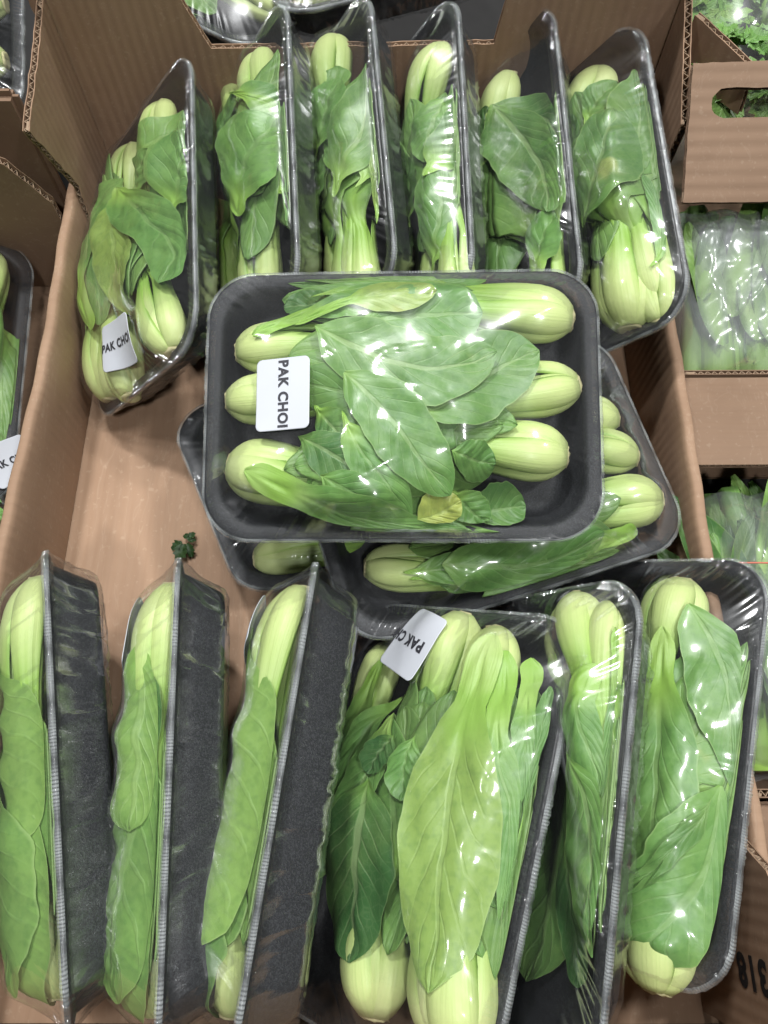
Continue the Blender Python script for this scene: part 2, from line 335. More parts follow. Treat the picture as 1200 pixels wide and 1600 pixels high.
def make_leaf(parent, spec, H, rng):
    pts, s0, ws, c, yel, vn, h, pale = spec
    n, m = 34, 17; q = catmull(pts, n); s = np.linspace(0, 1, n)
    f = np.clip((s - s0) / (1 - s0), 0, 1); w = np.sin(np.pi * f ** rng.uniform(.90, 1.2)) ** .50
    w = np.maximum(w, ws * np.clip(1 - f * 1.3, 0, 1)); w = w * np.clip(s / .07, .02, 1) ** .5; w[-1] = .03; w = np.r_[w[0], (w[:-2] + 2 * w[1:-1] + w[2:]) / 4, w[-1]]; pale = pale if s0 >= .1 else pale * .55
    t = np.linspace(-1, 1, m); asym = rng.uniform(.9, 1.1)
    edge = 1 + .035 * np.sin(s * rng.uniform(12, 24) + rng.uniform(0, 6)) + .02 * np.sin(s * rng.uniform(35, 50))
    wl, wr = w * edge * asym, w * (2 - edge) * (2 - asym)
    T = np.where(t[None, :] < 0, t[None, :] * wl[:, None], t[None, :] * wr[:, None])
    u = q[:, 0:1] + q[:, 2:3] * T; v = q[:, 1:2] + q[:, 3:4] * T
    # keep the leaf inside the tray's rim: it folds against the film there
    k1, k2 = .1005, .0690
    hwid = np.hypot(q[:, 2], q[:, 3]); lim = .030; fac_ = np.minimum(1, lim / np.maximum(hwid, 1e-6))[:, None]; u = q[:, 0:1] + (u - q[:, 0:1]) * fac_; v = q[:, 1:2] + (v - q[:, 1:2]) * fac_
    u = np.where(np.abs(u) > k1 - .008, np.sign(u) * (k1 - .008 + .008 * np.tanh((np.abs(u) - k1 + .008) / .016)), u)
    v = np.where(np.abs(v) > k2 - .008, np.sign(v) * (k2 - .008 + .008 * np.tanh((np.abs(v) - k2 + .008) / .016)), v)
    wide = float(np.max(np.hypot(q[:, 2], q[:, 3]))); k_ = 3 if wide > .012 else 2
    Hs = np.where(OUTSIDE, 0., H)
    for _ in range(150 if len(pts) > 3 and wide > .012 else 70 if wide > .010 else 25):
        G = np.pad(Hs, 1, mode='edge'); Hs = np.where(OUTSIDE, 0., np.maximum(H, (G[:-2, 1:-1] + G[2:, 1:-1] + G[1:-1, :-2] + G[1:-1, 2:]) / 4))
    Hs = blur(dilate(Hs, 1), 8); z = samp(np.maximum(Hs, blur(dilate(H, 1), 2) - .0004), u, v)
    hw = np.hypot(q[:, 2], q[:, 3])[:, None]
    curl = rng.uniform(-.05, .16); ruf = rng.uniform(.0002, .0010)
    z = z + .0011 + np.abs(T) ** 2 * hw * curl * .6 - .0006 * np.exp(-(t[None, :] / .12) ** 2) + ruf * np.sin(s[:, None] * rng.uniform(10, 22) + np.sign(t)[None, :] * 2 + rng.uniform(0, 6)) * np.abs(t)[None, :] ** 2 \
        + .0006 * np.sin(s[:, None] * 28 - np.abs(t)[None, :] * 6) * (1 - np.abs(t)[None, :])
    z = z + .0010 * wsum(waves(rng, 6, .008, .030), u, v) * np.clip(.25 + f * 2, 0, 1)[:, None]
    lift = np.clip((f - .8) / .2, 0, 1)[:, None] * rng.uniform(-.0004, .0012); z = z + lift
    z = tuck(u, v, z); vs = np.stack((u, v, z), -1).reshape(-1, 3)
    pl = np.clip(np.interp(s, [0, max(s0, .02), s0 + (1 - s0) * .35, 1], [pale, pale * .85, .02, 0])[:, None] * np.maximum(1 - .9 * np.abs(t)[None, :] * f[:, None] ** .5, 0) , 0, 1)
    lc = np.stack((np.broadcast_to(t, (n, m)), np.broadcast_to(s[:, None], (n, m)), pl), -1).reshape(-1, 3)
    o = mesh_obj('leaf', vs, grid_faces(n, m), M['leaf'], parent, lc=lc, color=(min(max(c + rng.uniform(-.05, .05), 0), 1), yel, vn, 1))
    splat(H, u, v, z)
    return o

FK = dict(na=30, ns=(108, 74))
FR = rr(.1042, .0722, .0255, **FK); NP_ = len(FR)
PER = np.r_[0, np.cumsum(np.hypot(*np.diff(np.vstack((FR, FR[:1])), axis=0).T))][:NP_]
SKIRT = [(.1052, .0732, .0262, .0007, 1.05), (.1057, .0737, .0266, -.0005, 1.15), (.1057, .0737, .0266, -.0020, 1.3), (.1044, .0724, .0260, -.0036, 1.45), (.1005, .0685, .0245, -.0085, 1.6), (.0975, .0655, .0235, -.0130, 1.7), (.0955, .0635, .023, -.0185, 1.8), (.0936, .0616, .0225, -.0240, 1.9),
         (.0915, .0595, .0215, -.0282, 2.0), (.088, .056, .020, -.0298, 2.1), (.078, .047, .018, -.0302, 2.3)]
SKIRT = [(a, b, r, z if z > -.005 else -.005 + (z + .005) * .83, c) for a, b, r, z, c in SKIRT]
def make_film(root, H, rng):
    obs = np.where(OUTSIDE, .0005, np.maximum(blur(dilate(H, 1), 1) + .0010, .0006))
    F = np.where(OUTSIDE, .0006, np.maximum(obs, .0008))
    for _ in range(420):
        G = np.pad(F, 1, mode='edge'); A = (G[:-2, 1:-1] + G[2:, 1:-1] + G[1:-1, :-2] + G[1:-1, 2:]) / 4
        F = np.where(OUTSIDE, .0006, np.maximum(obs, A))
    F = np.where(OUTSIDE, .0006, np.maximum(blur(F, 2), F - .0003))
    W1, W2, W3, W4 = waves(rng, 5, .018, .05), waves(rng, 4, .006, .014), waves(rng, 3, .03, .07), waves(rng, 3, .016, .045)
    ang0 = rng.uniform(0, 3.1)
    cs = np.r_[0.02, np.linspace(.05, .86, 40), .88, .90, .92, .94, .955, .97, .985, 1.0]
    vs, lc = [], []
    pw = rng.uniform(0, 6.28); pull = wsum([(0, g, rng.uniform(0, 6), 1.) for g in (540, 760, 985, 1180, 310)], PER, 0 * PER) * (.5 + .5 * np.sin(PER * 37 + pw)) 
    for c in cs:
        u, v = FR[:, 0] * c, FR[:, 1] * c; z = samp(F, u, v)
        m = np.clip(wsum(W3, u, v) * .8, 0, 1); ridge = np.maximum(0, 1 - np.abs(wsum(W4, u * (.35 + abs(math.cos(ang0))), v * (.35 + abs(math.sin(ang0))))) / .14) * m
        fade = np.clip((1 - c) / .04, 0, 1)
        z = z + fade * (.00036 * wsum(W1, u, v) + .000025 * wsum(W2, u, v) + .00045 * ridge) + np.clip((c - .80) / .12, 0, 1) * np.clip((1.0 - c) / .02, .35, 1) * .00034 * pull
        vs += list(np.stack((u, v, z), -1)); lc += list(np.stack((PER, np.full(NP_, c), np.zeros(NP_)), -1))
    CRE = [(rng.uniform(0, .7), rng.uniform(-.05, .05), rng.uniform(.0016, .004), rng.uniform(.0003, .0012)) for _ in range(130)]
    Q = waves(rng, 4, .02, .06); Q2 = waves(rng, 5, .005, .012)
    for (a, b, r, z, c) in SKIRT:
        L_ = rr(a, b, r, **FK); k = np.clip((c - 1.35) / .3, 0.12, 1)
        w_ = .0007 * wsum(Q, PER, c * .03) + .0009 * wsum(Q2, PER + .012 * c, c * .012) * (.4 + .6 * np.sin(PER * 21 + pw) ** 2)
        w_ = np.abs(w_) + sum(am * np.maximum(0, 1 - np.abs(((PER - c0 - (c - 1.5) * sl_ + .35) % .7) - .35) / wd) for c0, sl_, wd, am in CRE) * (1.4 if 1.55 < c < 2.05 else .3)
        nr = L_ / np.maximum(np.hypot(L_[:, 0], L_[:, 1]), 1e-6)[:, None]; L_ = L_ + nr * (np.abs(w_) * k)[:, None]
        if c < 1.4: L_ = L_ + nr * (np.array([rng.uniform(0, .0009) for _ in range(NP_)]) * (.35 + .65 * np.sin(PER * 29 + pw) ** 2))[:, None]
        vs += list(np.stack((L_[:, 0], L_[:, 1], z - (np.abs(w_) if c > 2.05 else 0 * w_)), -1)); lc += list(np.stack((PER, np.full(NP_, c), np.zeros(NP_)), -1))
    n = len(cs) + len(SKIRT); fs = grid_faces(n, NP_, wrap=True); fs.append(tuple(range(NP_))[::-1])
    mesh_obj('film', vs, fs, M['film'], root, lc=lc)
    return F

def text_mesh(txt, size, bold=.0):
    cu = bpy.data.curves.new('lettering', 'FONT'); cu.body = txt; cu.size = size; cu.align_x = 'CENTER'; cu.align_y = 'CENTER'; cu.offset = bold; cu.resolution_u = 4; cu.space_character = 1.12
    o = bpy.data.objects.new('lettering', cu); col.objects.link(o); dg = bpy.context.evaluated_depsgraph_get(); me = bpy.data.meshes.new_from_object(o.evaluated_get(dg)); 
    vs = np.array([v.co[:] for v in me.vertices]); fs = [tuple(p.vertices) for p in me.polygons]
    bpy.data.objects.remove(o); bpy.data.curves.remove(cu); bpy.data.meshes.remove(me)
    return vs, fs
def make_sticker(root, st, F, rng):
    su, sv, ang, lx, ly, txt, fs_, off = st; ca, sa = math.cos(ang), math.sin(ang); Fs = blur(dilate(F, 2), 8)
    def put(x, y, d): 
        u, v = su + ca * x - sa * y, sv + sa * x + ca * y
        return np.stack((u, v, samp(Fs, u, v) + d), -1)
    lp = rr(lx / 2, ly / 2, .003); cs = (1, .97, .8, .6, .4, .2, .03); vs = []
    vs += list(put(lp[:, 0], lp[:, 1], .0003))
    for c in cs: vs += list(put(lp[:, 0] * c, lp[:, 1] * c, .0006))
    n = len(lp); f = grid_faces(len(cs) + 1, n, wrap=True, flip=False); f.append(tuple(range(len(cs) * n, (len(cs) + 1) * n)))
    lab = mesh_obj('sticker', vs, [x[::-1] for x in f], M['paper'], root)
    if txt:
        v, f = text_mesh(txt, fs_, fs_ * .04)
        mesh_obj('lettering', put(v[:, 0] * 1.0 + off, v[:, 1], .0009), f, M['ink'], lab, smooth=False)

PACKS = [{'N': (-0.7526, -0.1499, 0.6412),
  'O': (-0.1634, 0.3627, 0.082),
  'U': (0.0754, -0.987, -0.1422),
  'auto': 0,
  'group': None,
  'heads': [(0.095, -0.05, 0.02, -0.045, 0.021, 6, 1, 3), (0.098, 0.0431, 0.0317, 0.0227, 0.02, 6, 1, 5), (0.1038, -0.0194, 0.0078, -0.0397, 0.02, 6, 1, 8),
            (-0.09, 0.03, -0.02, 0.03, 0.018, 5, 1, 2), (-0.09, -0.02, -0.02, -0.02, 0.018, 5, 1, 6)],
  'hz': 0.0,
  'key': 'T1',
  'label': 'wrapped pak choi pack leaning on the side wall, sticker near the bare floor',
  'leaves': [([(-0.044, 0.017, 0.0143, 0.0156), (-0.05, 0.0462, 0.0139, 0.0143), (-0.0567, 0.0719, 0.0136, 0.0131)], 0.12, 0.14, 0.75, 0.0, 0.3, -1, 0.5),
             ([(-0.0274, 0.07, 0.0145, 0.0166), (-0.0384, 0.0843, 0.0149, 0.0156), (-0.0443, 0.0993, 0.0149, 0.0144)], 0.12, 0.14, 0.35, 0.0, 0.5, -1, 0.5),
             ([(-0.016, 0.0207, 0.0102, 0.0148), (-0.031, 0.0271, 0.011, 0.0143), (-0.0406, 0.0415, 0.0115, 0.0133)], 0.12, 0.14, 0.45, 0.0, 0.5, -1, 0.5),
             ([(0.0549, -0.0339, 0.0081, 0.0191), (0.0035, -0.0398, 0.0109, 0.0199), (-0.037, -0.0222, 0.0133, 0.0187), (-0.0454, -0.0004, 0.014, 0.0165)], 0.3, 0.5, 0.8,
              0.0, 0.3, -1, 0.5),
             ([(-0.0241, -0.0035, -0.0135, -0.0238), (0.0177, 0.0027, -0.0119, -0.023), (0.058, 0.0036, -0.0104, -0.0225)], 0.05, 0.14, 0.75, 0.25, 0.3, -1, 0.5),
             ([(0.009, 0.0522, 0.0228, 0.0327), (-0.0133, 0.0641, 0.0246, 0.0314), (-0.0347, 0.0842, 0.0258, 0.0292)], 0.12, 0.14, 0.62, 0.0, 0.35, -1, 0.5),
             ([(-0.0342, 0.0016, -0.0092, -0.0342), (0.0091, 0.037, -0.0091, -0.0321), (0.0383, 0.055, -0.0165, -0.0346), (0.058, 0.0491, -0.0197, -0.035)], 0.1, 0.3,
              0.62, 0.0, 0.4, -1, 0.5)],
  'seed': 11,
  'stickers': [(0.0789, 0.0015, 1.463, 0.036, 0.03, 'PAK CHOI', 0.0072, 0.0)]},
 {'N': (-0.8372, -0.1495, 0.5261),
  'O': (-0.0957, 0.3962, 0.0881),
  'U': (0.06, -0.9812, -0.1833),
  'auto': 0,
  'group': None,
  'heads': [(-0.085, 0.0332, -0.0234, 0.0445, 0.02, 6, 1, 4), (-0.1041, -0.0172, -0.0455, 0.0021, 0.017, 5, 1, 5), (0.1016, 0.0252, 0.0205, 0.0322, 0.019, 6, 1, 7),
            (0.09, -0.03, 0.02, -0.03, 0.018, 5, 1, 2)],
  'hz': 0.0,
  'key': 'T2',
  'label': 'wrapped pak choi pack with large pale glossy folded leaf, second from the side wall',
  'leaves': [([(-0.0141, 0.02, 0.0094, 0.0135), (-0.032, 0.0251, 0.0102, 0.0132), (-0.0459, 0.0379, 0.0107, 0.0125)], 0.12, 0.14, 0.4, 0.0, 0.5, -1, 0.5),
             ([(-0.047, 0.034, 0.0157, 0.007), (-0.0218, 0.0768, 0.0132, 0.0045), (0.0027, 0.1145, 0.0112, 0.0026)], 0.12, 0.14, 0.45, 0.0, 0.5, -1, 0.5),
             ([(-0.0414, 0.0416, 0.0072, -0.0127), (0.0035, 0.0915, -0.0018, -0.0196), (0.0526, 0.1258, -0.0054, -0.0211)], 0.12, 0.14, 0.4, 0.0, 0.7, -1, 0.5),
             ([(0.0646, 0.02, 0.0085, 0.0174), (0.0297, 0.0178, 0.0095, 0.0178), (-0.0257, 0.0079, 0.0116, 0.0188)], 0.4, 0.5, 0.6, 0.0, 0.3, -1, 0.5),
             ([(0.0374, 0.0694, 0.0176, 0.0178), (0.0373, 0.0983, 0.0149, 0.0082), (0.0604, 0.1291, 0.0072, -0.0038)], 0.12, 0.14, 0.7, 0.0, 0.3, -1, 0.5),
             ([(0.0385, 0.0332, 0.0242, 0.0391), (0.0192, 0.04, 0.0264, 0.0381), (0.0016, 0.0541, 0.0283, 0.0356), (-0.0125, 0.0728, 0.0289, 0.0329)], 0.15, 0.3, 0.72,
              0.0, 0.25, -1, 0.5)],
  'seed': 12,
  'stickers': [(0.085, -0.055, 1.2, 0.03, 0.028, '', 0.006, 0.0)]},
 {'N': (-0.845, -0.1647, 0.5087),
  'O': (-0.0399, 0.4025, 0.0879),
  'U': (0.0842, -0.9805, -0.1775),
  'auto': 0,
  'group': None,
  'heads': [(-0.1006, 0.0235, -0.0515, 0.0233, 0.021, 6, 1, 1), (0.1119, 0.0337, 0.0453, 0.041, 0.021, 6, 1, 3), (0.0872, 0.0094, 0.03, 0.0212, 0.017, 5, 1, 9)],
  'hz': 0.0,
  'key': 'T3',
  'label': 'wrapped pak choi pack whose slim yellow-green leaf hangs beside long dark ribbed leaves',
  'leaves': [([(0.0326, 0.0138, 0.0062, 0.0093), (0.0163, 0.0212, 0.0065, 0.0091), (-0.0019, 0.0306, 0.0068, 0.0089)], 0.12, 0.14, 0.3, 0.0, 0.5, -1, 0.5),
             ([(0.0235, 0.043, 0.0072, 0.0115), (0.0041, 0.0443, 0.0079, 0.0115), (-0.0166, 0.049, 0.0086, 0.0113)], 0.12, 0.14, 0.5, 0.0, 0.5, -1, 0.5),
             ([(-0.0034, 0.0207, 0.0139, 0.0176), (-0.0231, 0.0354, 0.0141, 0.017), (-0.0485, 0.0473, 0.0146, 0.0165)], 0.12, 0.14, 0.62, 0.0, 0.3, -1, 0.5),
             ([(0.037, 0.0562, 0.0074, 0.0092), (0.0139, 0.0771, 0.0076, 0.0086), (-0.0075, 0.0954, 0.0078, 0.0081)], 0.12, 0.14, 0.6, 0.0, 0.5, -1, 0.5),
             ([(0.0357, 0.0412, 0.0135, 0.0183), (0.0057, 0.061, 0.0142, 0.0173), (-0.0391, 0.0853, 0.0154, 0.0161)], 0.12, 0.14, 0.34, 0.0, 0.8, -1, 0.5),
             ([(0.0642, 0.0693, 0.0083, 0.0119), (0.042, 0.081, 0.0086, 0.0116), (0.0121, 0.091, 0.0091, 0.0113)], 0.12, 0.14, 0.75, 0.2, 0.3, -1, 0.5)],
  'seed': 13,
  'stickers': []},
 {'N': (-0.8568, -0.1202, 0.5014),
  'O': (0.0112, 0.4016, 0.0866),
  'U': (0.028, -0.9818, -0.1876),
  'auto': 0,
  'group': None,
  'heads': [(-0.0757, 0.0525, -0.042, 0.0391, 0.02, 6, 1, 2), (0.1169, 0.0539, 0.0642, 0.0578, 0.017, 6, 1, 6), (0.1064, 0.029, 0.0568, 0.0378, 0.016, 5, 1, 2)],
  'hz': 0.0,
  'key': 'T4',
  'label': 'wrapped pak choi pack with one long dark leaf running down it, back row',
  'leaves': [([(0.0484, 0.0335, 0.0054, 0.0102), (0.025, 0.0335, 0.0061, 0.0103), (-0.0003, 0.0365, 0.0069, 0.0103)], 0.12, 0.14, 0.25, 0.0, 0.5, -1, 0.5),
             ([(-0.0255, 0.0639, -0.0108, -0.0126), (-0.0076, 0.0561, -0.01, -0.013), (0.0146, 0.052, -0.009, -0.0132)], 0.05, 0.5, 0.58, 0.0, 0.7, -1, 0.5),
             ([(0.0873, 0.0497, 0.0088, 0.0158), (0.0556, 0.0583, 0.0093, 0.0156), (0.0187, 0.0609, 0.0101, 0.0157)], 0.12, 0.14, 0.42, 0.0, 0.5, -1, 0.5),
             ([(0.0257, 0.0539, 0.0131, 0.0154), (0.0087, 0.0704, 0.0132, 0.0147), (-0.0199, 0.0942, 0.0137, 0.0135)], 0.12, 0.14, 0.36, 0.0, 0.8, -1, 0.5)],
  'seed': 14,
  'stickers': []},
 {'N': (-0.8377, -0.1448, 0.5266),
  'O': (0.0706, 0.3938, 0.0873),
  'U': (0.0478, -0.9799, -0.1935),
  'auto': 0,
  'group': None,
  'heads': [(-0.0798, 0.0274, -0.0516, 0.0161, 0.019, 6, 1, 3), (0.0993, 0.0094, 0.0127, 0.0034, 0.016, 6, 1, 5), (0.1132, 0.0439, 0.0474, 0.0496, 0.015, 5, 1, 5)],
  'hz': 0.0,
  'key': 'T5',
  'label': 'wrapped pak choi pack with a broad round dark leaf with white veins, back row',
  'leaves': [([(0.0839, 0.045, 0.0073, 0.0129), (0.0581, 0.0527, 0.0087, 0.0124), (0.0431, 0.0635, 0.0098, 0.0114)], 0.3, 0.5, 0.65, 0.0, 0.3, -1, 0.5),
             ([(-0.0063, 0.0141, 0.0055, 0.0086), (-0.0293, 0.018, 0.006, 0.0085), (-0.0516, 0.0232, 0.0065, 0.0084)], 0.12, 0.14, 0.2, 0.0, 0.5, -1, 0.5),
             ([(-0.049, 0.0282, 0.0171, -0.0062), (-0.0298, 0.0513, 0.0125, -0.0101), (0.0036, 0.0814, 0.0058, -0.0145), (0.0268, 0.093, 0.0001, -0.0175)], 0.02, 0.14,
              0.25, 0.0, 1.0, -1, 0.5),
             ([(-0.049, 0.0282, -0.0052, -0.0288), (-0.0155, 0.0448, -0.0057, -0.028), (0.0183, 0.0574, -0.0099, -0.0285), (0.0432, 0.059, -0.0127, -0.0287)], 0.03, 0.2,
              0.28, 0.0, 1.0, -1, 0.5)],
  'seed': 15,
  'stickers': []},
 {'N': (-0.775, -0.1621, 0.6108),
  'O': (0.125, 0.3833, 0.086),
  'U': (0.0747, -0.9833, -0.1662),
  'auto': 0,
  'group': None,
  'heads': [(-0.0859, 0.0385, -0.0482, 0.025, 0.022, 6, 1, 2), (0.0979, 0.0325, 0.0239, 0.04, 0.024, 7, 1, 4), (0.0993, 0.0498, 0.0494, 0.0528, 0.017, 5, 1, 1),
            (0.09, 0.05, 0.02, 0.045, 0.018, 5, 1, 2)],
  'hz': 0.0,
  'key': 'T6',
  'label': 'wrapped pak choi pack showing one fat pale bulb, at the end of the back row',
  'leaves': [([(-0.0353, 0.036, 0.0077, 0.0076), (-0.0491, 0.0444, 0.0084, 0.0071), (-0.0593, 0.056, 0.0089, 0.0064)], 0.12, 0.14, 0.5, 0.0, 0.5, -1, 0.5),
             ([(0.0321, 0.0128, 0.0056, 0.0096), (-0.0022, 0.0204, 0.0062, 0.0096), (-0.0476, 0.0297, 0.007, 0.0095)], 0.12, 0.14, 0.22, 0.0, 0.5, -1, 0.5),
             ([(0.0001, 0.0242, 0.0072, 0.0078), (-0.0141, 0.0326, 0.008, 0.0072), (-0.023, 0.0442, 0.0086, 0.0063)], 0.12, 0.14, 0.68, 0.0, 0.3, -1, 0.5),
             ([(0.0722, 0.0584, 0.0064, 0.0078), (0.0479, 0.0713, 0.0042, 0.0083), (0.0121, 0.065, 0.0019, 0.0085)], 0.1, 0.14, 0.52, 0.0, 0.5, -1, 0.5),
             ([(0.0097, 0.0524, 0.0149, 0.0169), (-0.02, 0.0667, 0.0147, 0.0167), (-0.0607, 0.0781, 0.0151, 0.0167)], 0.03, 0.14, 0.32, 0.0, 0.6, -1, 0.5),
             ([(0.034, 0.0269, 0.0145, 0.0165), (0.0078, 0.0431, 0.0137, 0.0165), (-0.0342, 0.0558, 0.0138, 0.0166)], 0.08, 0.14, 0.33, 0.0, 0.7, -1, 0.5)],
  'seed': 16,
  'stickers': []},
 {'N': (-0.041, -0.2693, 0.9622),
  'O': (0.0091, 0.2078, 0.1353),
  'U': (0.9992, -0.0145, 0.0385),
  'auto': 0,
  'group': None,
  'heads': [(-0.0894, 0.0307, -0.0306, 0.034, 0.017, 6, 1, 2), (-0.0939, 0.0029, -0.0284, 0.0052, 0.017, 6, 1, 4), (-0.0914, -0.0331, -0.0298, -0.0444, 0.021, 7, 1, 6),
            (0.0911, 0.0461, 0.0385, 0.0525, 0.019, 6, 1, 3), (0.0938, 0.0099, 0.0454, 0.0037, 0.018, 6, 1, 7), (0.0866, -0.0282, 0.0196, -0.0214, 0.019, 6, 1, 9)],
  'hz': 0.0,
  'key': 'C1',
  'label': 'wrapped pak choi pack lying flat on top of the others, white sticker upright',
  'leaves': [([(-0.0296, 0.0486, 0.0019, 0.0092), (-0.0461, 0.0526, 0.0009, 0.0094), (-0.0633, 0.0529, -0.0002, 0.0095)], 0.12, 0.14, 0.18, 0.0, 0.6, -1, 0.5),
             ([(-0.048, 0.0555, 0.0011, -0.0068), (-0.0169, 0.0598, 0.0001, -0.0069), (0.0376, 0.0553, -0.0005, -0.0068)], 0.1, 0.14, 0.45, 0.0, 0.4, -1, 0.5),
             ([(-0.0779, 0.0341, 0.0028, -0.0067), (-0.0534, 0.0442, 0.0022, -0.0069), (-0.0314, 0.0486, 0.001, -0.0071), (-0.0132, 0.0494, 0.0004, -0.0072)], 0.5, 0.5,
              0.55, 0.0, 0.3, -1, 0.5),
             ([(0.0086, -0.0139, 0.0107, -0.0189), (0.03, -0.0013, 0.0117, -0.0183), (0.0515, 0.015, 0.0108, -0.019), (0.0712, 0.0241, 0.0084, -0.0203)], 0.06, 0.14,
              0.36, 0.0, 0.6, -1, 0.5),
             ([(-0.0204, 0.0381, 0.0027, -0.0213), (0.0086, 0.0415, 0.0015, -0.0214), (0.042, 0.0421, 0.0003, -0.0214)], 0.03, 0.14, 0.5, 0.0, 0.5, -1, 0.5),
             ([(-0.0551, 0.0385, 0.0042, -0.0102), (-0.0351, 0.0468, 0.0037, -0.0104), (-0.0205, 0.051, 0.002, -0.0108), (-0.0004, 0.053, 0.0008, -0.011),
               (0.0186, 0.0537, 0.0005, -0.011)],
              0.42, 0.22, 0.8, 0.3, 0.3, -1, 0.5),
             ([(-0.0441, 0.0365, -0.0093, -0.0181), (-0.0203, 0.0231, -0.0078, -0.0187), (0.0104, 0.0117, -0.0003, -0.0203), (0.0489, 0.0215, 0.0046, -0.0198)], 0.03,
              0.14, 0.36, 0.0, 0.9, -1, 0.5),
             ([(-0.0444, -0.0044, -0.0076, -0.0061), (-0.0343, -0.0173, -0.0073, -0.0063), (-0.0244, -0.0283, -0.0071, -0.0066)], 0.12, 0.14, 0.2, 0.0, 0.8, -1, 0.5),
             ([(-0.0523, -0.0209, -0.0067, -0.0115), (-0.0342, -0.0318, -0.0073, -0.0111), (-0.0083, -0.0508, -0.0076, -0.0107)], 0.05, 0.14, 0.18, 0.0, 0.8, -1, 0.5),
             ([(-0.029, -0.01, -0.0094, -0.0043), (-0.0199, -0.0301, -0.0088, -0.0055), (-0.0056, -0.0481, -0.0085, -0.0058), (0.0041, -0.0659, -0.0089, -0.0049)], 0.12,
              0.14, 0.5, 0.0, 0.4, -1, 0.5),
             ([(0.0253, -0.0303, -0.0029, -0.0094), (0.0368, -0.0339, -0.0019, -0.0097), (0.0482, -0.0349, -0.0009, -0.0098)], 0.05, 0.14, 0.35, 0.0, 0.5, -1, 0.5),
             ([(-0.0394, -0.0426, -0.0055, -0.0104), (-0.0197, -0.0534, -0.0052, -0.0105), (0.005, -0.065, -0.0049, -0.0106)], 0.04, 0.14, 0.55, 0.0, 0.4, -1, 0.5),
             ([(0.0348, -0.0606, 0.0031, -0.0132), (0.0488, -0.0571, 0.0025, -0.0133), (0.0654, -0.0545, 0.0018, -0.0134)], 0.05, 0.14, 0.2, 0.0, 0.4, -1, 0.5),
             ([(0.0261, -0.0482, -0.0068, -0.0068), (0.0331, -0.0553, -0.0064, -0.0071), (0.0452, -0.0659, -0.0062, -0.0072)], 0.12, 0.14, 0.35, 0.0, 0.4, -1, 0.5),
             ([(-0.0789, -0.0389, -0.0049, -0.0115), (-0.0428, -0.0552, -0.0048, -0.0115), (-0.0126, -0.0676, -0.0036, -0.0118), (0.0311, -0.0782, -0.0029, -0.0119)],
              0.2, 0.6, 0.55, 0.0, 0.5, -1, 0.5),
             ([(0.0085, -0.0659, 0.0047, -0.0095), (0.019, -0.0606, 0.0051, -0.0093), (0.0305, -0.0535, 0.0054, -0.0091)], 0.05, 0.14, 0.7, 0.6, 0.3, -1, 0.5),
             ([(-0.0283, 0.0102, -0.0121, -0.012), (-0.0039, -0.0157, -0.0127, -0.0111), (0.0121, -0.0374, -0.0128, -0.0107), (0.0252, -0.0517, -0.0121, -0.0114)], 0.03,
              0.3, 0.4, 0.0, 0.6, -1, 0.5)],
  'seed': 21,
  'stickers': [(-0.0599, 0.0003, -1.552, 0.0385, 0.0285, 'PAK CHOI', 0.0072, 0.0)]},
 {'N': (0.0322, -0.0987, 0.9946),
  'O': (0.06, 0.192, 0.074),
  'U': (0.9507, 0.3102, 0.0),
  'auto': 0,
  'group': None,
  'heads': [(0.0936, 0.0132, 0.0598, 0.0258, 0.017, 6, 1, 3), (0.0953, -0.0135, 0.0595, 0.0041, 0.017, 6, 1, 5), (0.096, -0.0434, 0.0443, -0.0333, 0.021, 7, 1, 4),
            (-0.0835, -0.0291, -0.0465, -0.0428, 0.017, 6, 1, 8), (-0.09, 0.02, -0.02, 0.02, 0.018, 5, 1, 2)],
  'hz': 0.0,
  'key': 'C2',
  'label': 'wrapped pak choi pack lying skewed directly beneath the top one, pale bulbs showing',
  'leaves': [([(0.0711, -0.0601, 0.0015, 0.011), (0.0435, -0.0593, 0.0023, 0.0109), (0.0107, -0.0528, 0.0029, 0.0107)], 0.3, 0.5, 0.6, 0.0, 0.5, -1, 0.5),
             ([(-0.0637, -0.0466, -0.0013, -0.0093), (-0.0346, -0.0501, -0.0018, -0.0093), (-0.0058, -0.0554, -0.0023, -0.0093)], 0.12, 0.14, 0.4, 0.0, 0.5, -1, 0.5),
             ([(-0.0659, -0.0421, -0.0023, -0.0092), (-0.0414, -0.0479, -0.0022, -0.0092), (-0.0127, -0.0532, -0.0022, -0.0093)], 0.12, 0.14, 0.45, 0.0, 0.5, -1, 0.5),
             ([(-0.0443, -0.0451, -0.0063, -0.0164), (-0.0137, -0.056, -0.0049, -0.0168), (0.0195, -0.0603, -0.001, -0.0174), (0.0492, -0.0552, 0.0017, -0.0174)], 0.0,
              0.3, 0.46, 0.0, 0.5, -1, 0.5)],
  'seed': 22,
  'stickers': []},
 {'N': (-0.0188, 0.0877, 0.996),
  'O': (-0.019, 0.232, 0.042),
  'U': (0.906, 0.4228, -0.0201),
  'auto': 0,
  'group': None,
  'heads': [(-0.0882, -0.0469, -0.0425, -0.063, 0.017, 6, 1, 3), (0.09, 0.0, 0.02, 0.0, 0.018, 5, 1, 2), (-0.02, 0.045, 0.05, 0.045, 0.016, 5, 1, 2)],
  'hz': 0.0,
  'key': 'C3',
  'label': 'dark foam pack wedged lowest beneath the top one, bare corner over the floor',
  'leaves': [],
  'seed': 23,
  'stickers': []},
 {'N': (-0.9271, -0.1939, 0.3208),
  'O': (-0.1666, 0.0217, 0.0753),
  'U': (0.1965, -0.9802, -0.0247),
  'auto': 0,
  'group': None,
